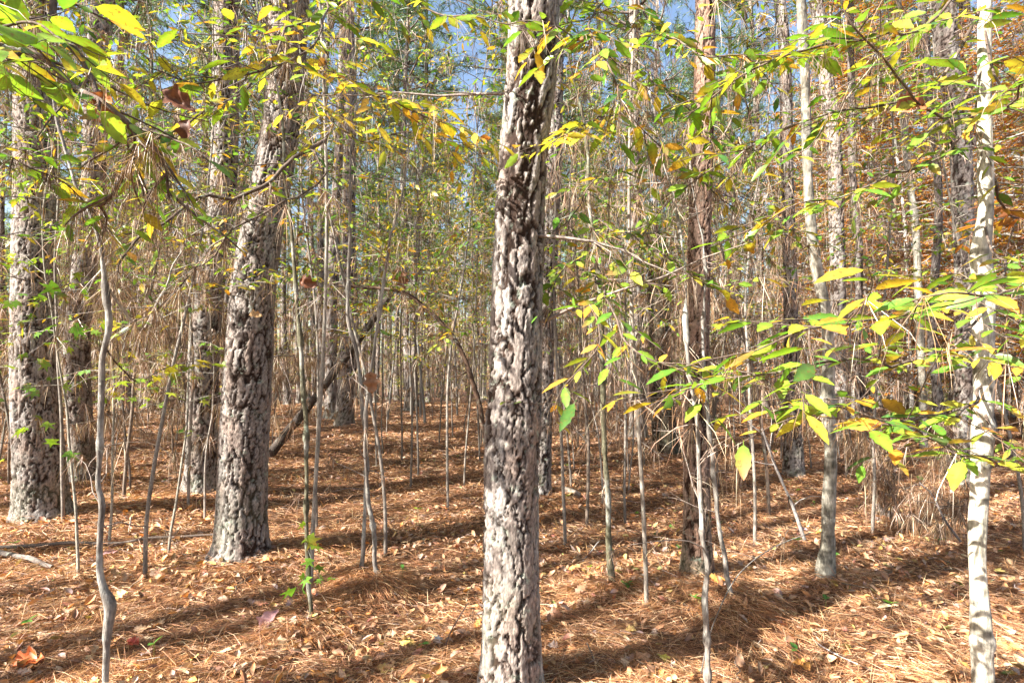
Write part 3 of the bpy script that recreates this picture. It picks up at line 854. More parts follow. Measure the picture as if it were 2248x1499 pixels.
for k, (x, y) in enumerate([(-3.2, .6), (-4.6, 1.6), (-2.4, -1.6), (-5.2, -.4), (-4.0, -2.6)]):  # unseen saplings added to throw dappled shade into the view
    placed.append((x, y)); put_sapling('near', k, x, y, .9, 'understory_sapling', 'leafy sapling just outside the view on the left, added to dapple the floor', 'sapling', 'saplings beside the view')
rank(NEARL, 'slender understorey sapling with long toothed yellow-green leaves overhead')
scatter('low', 46, (-80, 2300), (17, 34), (.9, 1.4), 'low_shrub', 'low yellow-green shrub at the feet of the far pines', 'shrub', 'far low shrubs', 0)
scatter('bare', 20, (-80, 2300), (20, 45), (.9, 1.4), 'bare_sapling', 'thin bare sapling between the far pines', 'sapling', 'far bare saplings', 0)
scatter('yg', 14, (-80, 600), (6, 13), (.8, 1.1), 'leafy_sapling', 'sapling with small yellow-green leaves in the left thicket', 'sapling', 'leafy saplings on the left', 14)
scatter('yg', 9, (760, 1080), (6, 11), (.9, 1.15), 'leafy_sapling', 'sapling with yellow leaves just left of the centre trunk', 'sapling', 'leafy saplings left of the centre trunk', 14)
scatter('yg', 14, (1220, 1700), (6, 13), (.9, 1.2), 'leafy_sapling', 'sapling with yellow-green leaves right of the centre trunk', 'sapling', 'leafy saplings right of the centre trunk', 14)
scatter('yg', 66, (-100, 2350), (14, 45), (.9, 1.5), 'leafy_sapling', 'small yellow-leaved tree between the far pines', 'sapling', 'far leafy saplings', 0)
scatter('star', 7, (-40, 520), (3.6, 6.5), (.8, 1.1), 'gum_sapling', 'small sapling with green star-shaped leaves on the left', 'sapling', 'star-leaved saplings', 8, .14)
scatter('or', 30, (1760, 2500), (7.5, 20), (.8, 1.15), 'autumn_tree', 'small tree with layered orange and brown leaves at the right', 'tree', 'orange-leaved trees on the right', 0, m=1.0)
scatter('or', 14, (-200, 1700), (24, 50), (.8, 1.2), 'autumn_tree', 'small orange-leaved tree deep in the wood', 'tree', 'far orange-leaved trees', 0, m=1.0)
scatter('green', 5, (850, 1010), (7, 16), (.8, 1.1), 'evergreen_sapling', 'small dense dark green tree left of the centre trunk', 'tree', 'green saplings left of the centre trunk', 0)
scatter('green', 12, (-100, 2300), (18, 36), (.9, 1.2), 'evergreen_sapling', 'small dark green tree among the far pines', 'tree', 'far green saplings', 0)

# ---------------------------------------------------------------- foreground branches with big leaves
def path3(pl, n=26):
    """pl: (px, py, Y) list -> smooth 3D polyline"""
    return smooth_path(np.array([P(*p) for p in pl]), n)
def near_branch(root, base, path, r0, pal, leaf_len=.08, side=9, side_len=.32, spacing=.04, seed=1, tilt=.28, droop=.12, tpl=LEAF, bark=(.12, .085, .065), lab=None, updown=.12, start=.12, drape=20, mode='flat'):
    rng = np.random.default_rng(seed)
    if side > 3: side = int(side * (1.15 if seed < 530 else 1.6)); spacing *= (1.05 if seed < 530 else .8); side_len *= 1.35; updown = max(updown, .26); tilt = max(tilt, .42); leaf_len *= 1.1
    wv = (np.stack([noise(path * 7 + k * 9, seed + k) for k in range(3)], 1) - .5) * (.05 if side > 3 else 0) * np.sin(np.linspace(0, math.pi, len(path)))[:, None] ** .5
    path = path + wv
    w = MB(); n = len(path)
    add_tube(w, path, np.linspace(r0, r0 * .3, n), 6, bark, .4, seed)
    tws = [path[int(n * start):]]
    for k in range(side):
        f = start + (1 - start) * (k + rng.uniform(0, .9)) / side
        i = int(np.clip(f * (n - 1), 0, n - 2)); t = path[i + 1] - path[i]; t /= np.linalg.norm(t)
        s = np.cross(t, [0, 0, 1.0]); s /= np.linalg.norm(s) + 1e-6
        if mode == 'any': s = s + rng.normal(0, .6, 3); s /= np.linalg.norm(s)
        d = t * rng.uniform(.6, 1.0) + s * (1 if k % 2 else -1) * rng.uniform(.5, .9) + np.array([0, 0, rng.normal(0, updown)])
        d /= np.linalg.norm(d)
        ln = side_len * rng.uniform(.5, 1.1) * (1.15 - .6 * f); q = [path[i]]
        for m in range(7):
            d = d + rng.normal(0, .07, 3) - np.array([0, 0, .02]); d /= np.linalg.norm(d); q.append(q[-1] + d * ln / 7)
        q = np.array(q); tws.append(q)
        add_tube(w, q, np.linspace(r0 * .38, r0 * .16, 8), 4, bark, .3, seed + k)
    o = local(w, base).build('branch', M_TWIG, root)
    lf = MB()
    leaves_along(lf, tws, rng, spacing, leaf_len, pal, tpl, tilt, droop)
    local(lf, base).build('leaves', M_LEAF, o)
    if lab: o['label'] = lab
    if drape:
        for q in tws: DRAPE.append((q, drape, .15))
    return o
MIXR = [(GRN, 4), (LIME, 4.5), (YEL, 1.7), (GOLD, .9), (ORG, .35), (DKG, .9)]
GRNY = [(GRN, 5), (LIME, 4), (YEL, 1.4), (GOLD, .7)]
BRT = [(LIME, 6), (YEL, 2.5), (GRN, 1.2)]
YL = [(YEL, 5), (LIME, 4), (GOLD, 1.4), (ORG, .6)]

# the cream-white tree at the right carries the long flat sprays that reach towards the camera
root, base, bz, bx, by, br_ = ROOTS[15]
def on_trunk(i, zz):
    _, _, z, x, y, r = ROOTS[i]
    k = int(np.clip(np.searchsorted(z, zz), 0, len(z) - 1))
    return np.array([x[k], y[k], z[k]])
def from_trunk(i, zz, pl, n=26):
    return smooth_path(np.concatenate([[on_trunk(i, zz)], np.array([P(*p) for p in pl])]), n)
near_branch(root, base, from_trunk(15, 1.75, [(2100, 660, 2.1), (2000, 690, 1.75), (1820, 720, 1.5), (1700, 755, 1.45), (1600, 790, 1.5)]), .006, MIXR, .085, 11, .38, .045, 501, drape=14)
near_branch(root, base, from_trunk(15, 1.62, [(2090, 760, 2.1), (1960, 790, 1.7), (1760, 805, 1.55), (1600, 835, 1.6), (1500, 850, 1.7)]), .006, MIXR, .08, 10, .36, .045, 502, drape=18)
near_branch(root, base, from_trunk(15, 1.30, [(2110, 900, 2.0), (1980, 915, 1.6), (1830, 905, 1.5), (1730, 890, 1.5)]), .006, MIXR, .085, 9, .34, .045, 503, drape=30)
near_branch(root, base, from_trunk(15, 1.22, [(2210, 1010, 2.1), (2120, 1000, 1.7), (2010, 955, 1.45), (1900, 930, 1.4)]), .005, MIXR, .085, 8, .3, .045, 504, drape=20)
near_branch(root, base, from_trunk(15, 1.95, [(2200, 600, 1.9), (2180, 640, 1.3), (2080, 650, 1.15), (1990, 665, 1.2)]), .005, GRNY, .085, 6, .24, .05, 505, drape=6)
near_branch(root, base, from_trunk(15, 2.55, [(2100, 330, 2.3), (1930, 400, 2.1), (1760, 450, 2.0), (1600, 520, 2.1)]), .006, MIXR, .08, 11, .36, .045, 506, drape=14)
near_branch(root, base, from_trunk(15, 2.9, [(2050, 190, 2.3), (1860, 240, 2.1), (1680, 300, 2.1), (1480, 420, 2.3)]), .007, MIXR, .085, 12, .42, .045, 507, drape=14)
near_branch(root, base, from_trunk(15, 3.3, [(2060, 40, 2.3), (1850, 90, 2.0), (1650, 160, 2.0), (1500, 260, 2.2)]), .007, MIXR, .085, 12, .42, .045, 508, drape=14)
near_branch(root, base, from_trunk(15, 2.8, [(2190, 230, 2.1), (2235, 200, 1.6), (2300, 150, 1.4)]), .005, MIXR, .085, 6, .3, .045, 509)
near_branch(root, base, from_trunk(15, 2.6, [(2080, 260, 2.2), (1960, 170, 1.8), (1880, 60, 1.6), (1820, -60, 1.6)]), .006, GRNY, .085, 8, .34, .045, 510)
near_branch(root, base, from_trunk(15, 2.2, [(2230, 480, 2.6), (2300, 430, 2.8), (2400, 380, 3.0)]), .006, PAL_OR, .085, 8, .4, .04, 511)

# the straight greyish sapling right of the centre carries the green cluster
def sap_branch(i, zz, pl, **k):
    root, base = ROOTS[i][0], ROOTS[i][1]
    near_branch(root, base, from_trunk(i, zz, pl), **k)
sap_branch(21, 2.0, [(1290, 560, 3.2), (1230, 600, 2.6), (1215, 690, 2.3)], r0=.005, pal=GRNY, leaf_len=.085, side=7, side_len=.25, spacing=.05, seed=521)
sap_branch(21, 1.9, [(1300, 600, 3.0), (1330, 650, 2.3), (1390, 760, 2.0), (1480, 810, 1.9), (1570, 850, 1.8)], r0=.006, pal=GRNY, leaf_len=.09, side=10, side_len=.3, spacing=.045, seed=522, drape=10)
sap_branch(21, 1.8, [(1300, 640, 2.8), (1300, 690, 2.2), (1310, 760, 2.0), (1240, 850, 1.9), (1215, 900, 1.9)], r0=.004, pal=MIXR, leaf_len=.085, side=7, side_len=.22, spacing=.05, seed=523, drape=8)
sap_branch(21, 1.6, [(1300, 800, 2.9), (1260, 860, 2.2), (1190, 885, 2.0), (1110, 880, 1.95)], r0=.0025, pal=[(GRN, 2), (YEL, 2), (LIME, 2)], leaf_len=.08, side=2, side_len=.1, spacing=.09, seed=524, drape=6, start=.7)
sap_branch(21, 2.3, [(1340, 500, 3.0), (1430, 540, 2.5), (1510, 600, 2.3), (1600, 640, 2.2)], r0=.005, pal=GRNY, leaf_len=.08, side=7, side_len=.3, spacing=.05, seed=525, drape=30)

# an understorey tree rising just outside the top of the frame: long dark limbs come down into view
def tall_host(px, Y, lab, r0, seed, H=5.2, bark=(.16, .12, .09), dx=0.0):
    x = px_xy(px, Y); gz = float(ground_h(x, Y)[0])
    root = empty('understory_tree', (x, Y, gz), lab, 'tree')
    z = np.linspace(-.1, H, 60)
    pts = np.stack([x + dx * z / H + .05 * np.sin(z * 1.3 + seed), Y + .05 * np.cos(z * 1.1), gz + z], 1)
    mb = MB(); add_tube(mb, pts, np.linspace(r0, r0 * .35, 60), 10, bark, .4, seed)
    local(mb, (x, Y, gz)).build('stem', M_TWIG, root)
    placed.append((x, Y))
    return root, (x, Y, gz), pts
def host_branch(h, zz, pl, **k):
    root, base, pts = h
    i = int(np.argmin(abs(pts[:, 2] - zz)))
    path = smooth_path(np.concatenate([[pts[i]], np.array([P(*p) for p in pl])]), 28)
    near_branch(root, base, path, **k)
hl = tall_host(-190, 1.9, 'understorey tree at the left edge, dark crooked limbs with big bright lime leaves', .022, 3, 4.0)
host_branch(hl, 2.9, [(-60, 60, 1.8), (60, 110, 1.7), (180, 190, 1.6), (262, 265, 1.6), (345, 350, 1.65), (372, 440, 1.7)], r0=.012, pal=GRNY, leaf_len=.07, side=9, side_len=.35, spacing=.07, seed=531, drape=60, tilt=.5)
host_branch(hl, 3.3, [(-60, -40, 1.8), (100, -30, 1.7), (140, 80, 1.7), (230, 230, 1.65), (300, 300, 1.65), (240, 430, 1.7), (190, 450, 1.75)], r0=.014, pal=MIXR, leaf_len=.065, side=8, side_len=.3, spacing=.08, seed=532, drape=90, tilt=.5)
host_branch(hl, 2.6, [(-80, 120, 1.4), (20, 130, 1.3), (110, 150, 1.25)], r0=.005, pal=[(LIME, 1)], leaf_len=.095, side=5, side_len=.2, spacing=.06, seed=533, drape=10, tpl=LEAF_WIDE, tilt=.5)
host_branch(hl, 2.8, [(-80, 40, 1.4), (40, 60, 1.3), (170, 100, 1.25), (200, 180, 1.25)], r0=.005, pal=BRT, leaf_len=.09, side=5, side_len=.18, spacing=.06, seed=534, drape=10, tpl=LEAF_WIDE, tilt=.55)
host_branch(hl, 2.2, [(-60, 300, 1.7), (60, 350, 1.7), (150, 400, 1.8), (250, 520, 1.9)], r0=.004, pal=GRNY, leaf_len=.07, side=7, side_len=.3, spacing=.07, seed=535, drape=80)

hc = tall_host(700, 3.4, 'slim understorey tree between cracked pine and centre trunk, spreading lime-leaved limbs', .014, 5, 5.5, (.3, .27, .23))
host_branch(hc, 3.5, [(640, 60, 2.8), (560, 180, 2.3), (440, 250, 2.1), (330, 330, 2.0), (300, 420, 2.0)], r0=.007, pal=MIXR, leaf_len=.075, side=8, side_len=.35, spacing=.06, seed=541, drape=70)
host_branch(hc, 3.6, [(720, 20, 2.8), (690, 100, 2.3), (590, 150, 2.0), (450, 190, 1.9), (330, 150, 1.8)], r0=.006, pal=BRT, leaf_len=.075, side=9, side_len=.32, spacing=.055, seed=542, drape=20)
host_branch(hc, 3.2, [(700, 150, 2.8), (760, 180, 2.3), (850, 215, 2.1), (930, 260, 2.1), (1040, 300, 2.2)], r0=.005, pal=YL, leaf_len=.07, side=10, side_len=.34, spacing=.045, seed=543, drape=16)
host_branch(hc, 3.0, [(700, 230, 2.9), (780, 300, 2.6), (900, 290, 2.5), (1060, 320, 2.4)], r0=.005, pal=YL, leaf_len=.065, side=10, side_len=.36, spacing=.05, seed=544, drape=16)
host_branch(hc, 2.7, [(640, 350, 3.0), (560, 420, 2.7), (430, 440, 2.4), (330, 500, 2.3), (262, 575, 2.2)], r0=.012, pal=MIXR, leaf_len=.06, side=7, side_len=.3, spacing=.1, seed=545, drape=110)
host_branch(hc, 2.5, [(680, 420, 3.0), (560, 480, 2.6), (470, 560, 2.5), (330, 690, 2.5), (262, 735, 2.45)], r0=.006, pal=MIXR, leaf_len=.05, side=7, side_len=.3, spacing=.14, seed=546, drape=110)
host_branch(hc, 3.7, [(780, 0, 2.8), (850, -30, 2.3), (960, 30, 2.1), (1050, 40, 2.0), (1160, 50, 1.95)], r0=.005, pal=MIXR, leaf_len=.075, side=8, side_len=.26, spacing=.06, seed=547, drape=10)

hr = tall_host(1400, 3.2, 'slim understorey tree right of the centre trunk, dark limbs with yellow-green leaves', .013, 8, 5.0, (.26, .22, .18))
host_branch(hr, 3.6, [(1330, 0, 2.6), (1290, 60, 2.2), (1330, 140, 2.0), (1380, 240, 2.0), (1470, 350, 2.1)], r0=.006, pal=MIXR, leaf_len=.08, side=9, side_len=.34, spacing=.055, seed=551, drape=40)
host_branch(hr, 3.5, [(1440, 60, 2.6), (1540, 120, 2.2), (1660, 130, 2.1), (1780, 120, 2.1)], r0=.006, pal=MIXR, leaf_len=.08, side=10, side_len=.4, spacing=.05, seed=552, drape=30)
host_branch(hr, 3.0, [(1380, 230, 2.8), (1320, 270, 2.4), (1260, 290, 2.1), (1205, 320, 1.95)], r0=.005, pal=YL, leaf_len=.075, side=7, side_len=.3, spacing=.05, seed=553, drape=14)
host_branch(hr, 3.1, [(1440, 180, 2.9), (1500, 230, 2.6), (1560, 300, 2.5), (1660, 330, 2.4)], r0=.005, pal=MIXR, leaf_len=.07, side=9, side_len=.36, spacing=.05, seed=554, drape=60)
host_branch(hr, 3.3, [(1340, 120, 2.7), (1280, 90, 2.3), (1230, 70, 2.0), (1190, 70, 1.95)], r0=.005, pal=[(GRN, 3), (GOLD, 2), (BRN, 1)], leaf_len=.075, side=5, side_len=.2, spacing=.055, seed=555, drape=20)
host_branch(hr, 2.6, [(1360, 400, 3.0), (1300, 400, 2.8), (1260, 470, 2.6), (1240, 540, 2.4)], r0=.005, pal=GRNY, leaf_len=.065, side=8, side_len=.36, spacing=.07, seed=556, drape=90)
host_branch(hr, 2.7, [(1450, 330, 3.0), (1560, 420, 2.8), (1660, 470, 2.7), (1760, 540, 2.6)], r0=.005, pal=GRNY, leaf_len=.065, side=8, side_len=.4, spacing=.07, seed=557, drape=90)

# small leaves on the mossy sapling's foot and lower stems
sap_branch(18, .42, [(700, 1265, 2.93), (722, 1272, 2.9)], r0=.0015, pal=[(LIME, 1), (GRN, 1)], leaf_len=.07, side=2, side_len=.06, spacing=.05, seed=561, tpl=STAR, tilt=.9, drape=0)
sap_branch(18, .62, [(672, 1185, 2.93), (668, 1195, 2.9)], r0=.0015, pal=[(LIME, 1)], leaf_len=.08, side=1, side_len=.04, spacing=.05, seed=562, tpl=STAR, tilt=.9, drape=0)
sap_branch(18, .35, [(665, 1290, 2.93), (655, 1300, 2.9)], r0=.0015, pal=[(GRN, 1)], leaf_len=.07, side=2, side_len=.06, spacing=.05, seed=563, tpl=STAR, tilt=.9, drape=0)
sap_branch(17, 1.95, [(120, 640, 2.45), (70, 650, 2.4), (40, 670, 2.4)], r0=.002, pal=[(GRN, 1), (LIME, 1)], leaf_len=.07, side=3, side_len=.2, spacing=.08, seed=564, tpl=STAR, tilt=.7, drape=10)
sap_branch(17, 1.7, [(300, 720, 2.5), (345, 650, 2.5), (400, 560, 2.6), (410, 520, 2.6)], r0=.007, pal=MIXR, leaf_len=.05, side=6, side_len=.3, spacing=.14, seed=565, drape=80, bark=(.3, .27, .23))
sap_branch(17, 1.45, [(300, 830, 2.6), (380, 800, 2.7), (430, 790, 2.8)], r0=.004, pal=[(LIME, 1), (YEL, .5)], leaf_len=.06, side=5, side_len=.3, spacing=.08, seed=566, tpl=STAR, tilt=.6, drape=20)
sap_branch(17, 2.1, [(160, 560, 2.6), (130, 700, 2.7), (90, 850, 2.8), (60, 950, 2.9)], r0=.003, pal=[(GRN, 1), (LIME, 1)], leaf_len=.065, side=6, side_len=.35, spacing=.12, seed=567, tpl=STAR, tilt=.6, drape=40, bark=(.35, .31, .26))
DRAPE.append((path3([(215, 440, 2.5), (240, 560, 2.55), (250, 640, 2.55)], 12), 700, .24))
DRAPE.append((path3([(1490, 640, 4.0), (1560, 640, 4.0), (1600, 620, 4.0)], 12), 260, .3))

# ---------------------------------------------------------------- fallen and leaning wood, and one strip for a floor shadow
def stick(name, lab, cat, pl, r0, r1, sides=9, c=(.28, .22, .18), mat=M_BARK, ground=False, n=40, seed=0, jit=.5, twigs=0, rough=2):
    pts = path3(pl, n) if not ground else smooth_path(np.array([G(px, py) for px, py, _ in pl]), n)
    if ground:
        for i, (px, py, z) in enumerate(pl): pass
        zz = np.interp(np.linspace(0, 1, n), np.linspace(0, 1, len(pl)), [p[2] for p in pl])
        pts[:, 2] = ground_h(pts[:, 0], pts[:, 1]) + zz
    pts += (np.stack([noise(pts * 5 + k, seed + k) for k in range(3)], 1) - .5) * r0 * rough
    mb = MB(); add_tube(mb, pts, np.linspace(r0, r1, n) * (1 + .3 * (noise(pts * 9, seed) - .5)), sides, c, jit, seed)
    rng = np.random.default_rng(seed)
    for k in range(twigs):
        i = int(rng.integers(3, n - 2)); d = rng.normal(0, 1, 3); d[2] = abs(d[2]) * .6; d /= np.linalg.norm(d)
        q = [pts[i]]
        for m in range(5): d = d + rng.normal(0, .25, 3); d /= np.linalg.norm(d); q.append(q[-1] + d * rng.uniform(.04, .09))
        add_tube(mb, np.array(q), np.linspace(r0 * .35, r0 * .12, 6), 4, c, jit, k)
        DRAPE.append((np.array(q), 40, .14))
    b = pts[0].copy()
    o = local(mb, b).build(name, mat); o.location = tuple(b)
    tag(o, lab, cat)
    return pts
stick('leaning_log', 'dark dead trunk leaning up to the right behind the cracked knotty pine', 'log', [(588, 1006, 8.3), (650, 925, 8.3), (700, 864, 8.3), (760, 784, 8.4), (812, 712, 8.4), (850, 655, 8.5)], .066, .05, 14, (.075, .058, .048), seed=3, rough=.4)
p = stick('bent_sapling', 'dead brown stem arching down to the right against the centre trunk', 'sapling', [(1110, 1150, 5.2), (1078, 1020, 5.2), (1062, 950, 5.2), (1050, 880, 5.2), (1022, 790, 5.2), (985, 730, 5.2), (930, 670, 5.2), (880, 640, 5.2), (800, 630, 5.3), (740, 625, 5.4)], .027, .014, 8, (.085, .05, .032), seed=4, twigs=5, rough=1)
DRAPE.append((p[26:], 90, .22))
stick('dead_branch', 'bare grey branch leaning with a dark lower half right of the reddish pine', 'branch', [(1768, 1185, 4.45), (1745, 1120, 4.45), (1720, 1060, 4.4), (1695, 1000, 4.35), (1672, 940, 4.3)], .013, .008, 7, (.33, .29, .26), seed=5, twigs=5)
stick('dead_branch', 'thin dark fallen branch dropping to the floor left of the white-barked trunk', 'branch', [(2112, 1190, 4.2), (2070, 1135, 4.3), (2050, 1090, 4.4), (2020, 1060, 4.5)], .009, .006, 6, (.12, .10, .09), seed=6, twigs=6)
stick('fallen_branch_or_shadow', 'long dark strip standing in for a shadow across the floor at the left', 'branch', [(-20, 1232, .03), (120, 1222, .04), (250, 1212, .05), (370, 1196, .05), (480, 1186, .03)], .014, .009, 7, (.14, .11, .09), ground=True, seed=7)  # no real branch: a dark strip modelled where a shadow crosses the floor
stick('fallen_branch_or_shadow', 'short grey fallen stick lying at the left edge', 'branch', [(-30, 1240, .03), (60, 1246, .04), (118, 1256, .03)], .02, .014, 8, (.17, .14, .12), ground=True, seed=8)
stick('fallen_branch_or_shadow', 'small broken chunk of wood on the floor right of the centre trunk', 'log', [(1240, 1097, .03), (1258, 1100, .035), (1277, 1103, .03)], .03, .026, 10, (.36, .28, .22), ground=True, seed=9)
stick('fallen_branch_or_shadow', 'rotting grey log end on the sunlit mound at the right', 'log', [(1928, 1112, .03), (1945, 1125, .04), (1966, 1142, .04)], .04, .035, 10, (.26, .22, .19), ground=True, seed=10)
stick('fallen_branch_or_shadow', 'thin pale stick standing slanted by the crooked sapling', 'branch', [(290, 1133, 4.55), (286, 1155, 4.55), (280, 1182, 4.55)], .007, .006, 6, (.42, .36, .3), seed=11)
stick('fallen_branch_or_shadow', 'thin dark twig sticking up left of the centre trunk base', 'branch', [(970, 1432, 2.74), (990, 1385, 2.74), (1020, 1335, 2.72), (1028, 1325, 2.72)], .004, .003, 5, (.15, .10, .08), seed=12, twigs=2)
stick('fallen_branch_or_shadow', 'thin grey curved branch rising from the bottom edge in front of the near grey sapling', 'branch', [(1535, 1500, 2.47), (1555, 1400, 2.45), (1590, 1310, 2.4), (1630, 1250, 2.5), (1700, 1200, 2.7), (1780, 1170, 2.8)], .0032, .002, 6, (.15, .135, .12), seed=13, twigs=3)
stick('fallen_branch_or_shadow', 'pale forked twig lying on the lit needles right of the centre trunk', 'branch', [(1280, 1240, .02), (1300, 1215, .04), (1315, 1202, .06)], .005, .003, 5, (.48, .44, .40), ground=True, seed=14)
stick('fallen_branch_or_shadow', 'pale fallen stick on the far floor between the centre trunk and the dark snag', 'branch', [(1215, 915, .35), (1250, 945, .2), (1282, 968, .03)], .02, .012, 6, (.46, .42, .38), ground=True, seed=15)

# brush pile smothered in needles at the right, a bare shrub
put_sapling('bare', 2, *(lambda g: (g[0], g[1]))(G(1980, 1165)), .27, 'dead_shrub', 'low dead shrub smothered in pale dry needles on the sunlit mound', 'shrub', None, 1.0, 60, .14)
for k, (px, py) in enumerate([(1960, 1150), (2060, 1190), (1900, 1060)]):
    g = G(px, py); put_sapling('bare', k, g[0], g[1], .22, 'dead_shrub', ['small twiggy dead shrub at the left foot of the needle-smothered one', 'small dead shrub close left of the white-barked trunk', 'small dead shrub in front of the dark pines on the right'][k], 'shrub', None, k, 110, .16)

# ---------------------------------------------------------------- dead needles draped on everything thin
def build_drape():
    rng = np.random.default_rng(77)
    mb = MB()
    P0, T, LN, WD, BN = [], [], [], [], []
    for pts, per, ln in DRAPE:
        if pts[:, 1].mean() < .6: continue
        seg = np.linalg.norm(np.diff(pts, axis=0), axis=1).sum()
        m = rng.poisson(max(0.0, seg * per))
        if m == 0: continue
        # needles gather in bunches
        nb = max(1, m // 20)
        cen = rng.uniform(0, len(pts) - 1.001, nb)
        bi = rng.integers(0, nb, m); BN.append(rng.uniform(0, 1, nb)[bi])
        u = np.clip(cen[bi] + rng.normal(0, .07, m) * rng.choice([1, 1, 4], m), 0, len(pts) - 1.001)
        i = u.astype(int); f = (u - i)[:, None]
        P0.append(pts[i] * (1 - f) + pts[i + 1] * f); LN.append(ln * (.55 + .9 * BN[-1])); WD.append(np.full(m, max(.0014, pts[:, 1].mean() * .00065)))
    B = np.concatenate(BN)
    p = np.concatenate(P0); ln = np.concatenate(LN) * rng.uniform(.5, 1.25, len(p)); wd = np.concatenate(WD)
    N = len(p)
    a = rng.uniform(0, 2 * math.pi, N); sp = rng.gamma(1.6, .16, N)
    d = np.stack([np.cos(a) * sp, np.sin(a) * sp, -np.ones(N)], 1); d /= np.linalg.norm(d, axis=1)[:, None]
    d0 = d.copy(); d0[:, :2] *= 2.2
    p1 = p + d0 * ln[:, None] * .5; p2 = p1 + d * ln[:, None] * .5 + np.array([0, 0, -.0])
    c = pick(rng, [((.24, .135, .07), 4), ((.36, .25, .165), 3), ((.12, .065, .035), 3), ((.54, .44, .34), 1.5)], N)
    c = np.clip(c * (.55 + .95 * ((B * 7.3) % 1))[:, None], 0, .8)
    add_needles(mb, p + np.array([0, 0, .004]), p1, p2, wd, c, rng)
    o = mb.build('hanging_pine_needles', M_DRY, None, False)
    tag(o, 'dry brown pine needles draped over twigs and branches throughout the thicket', 'pine needles', None, 'stuff')
    print('drape', N)
build_drape()

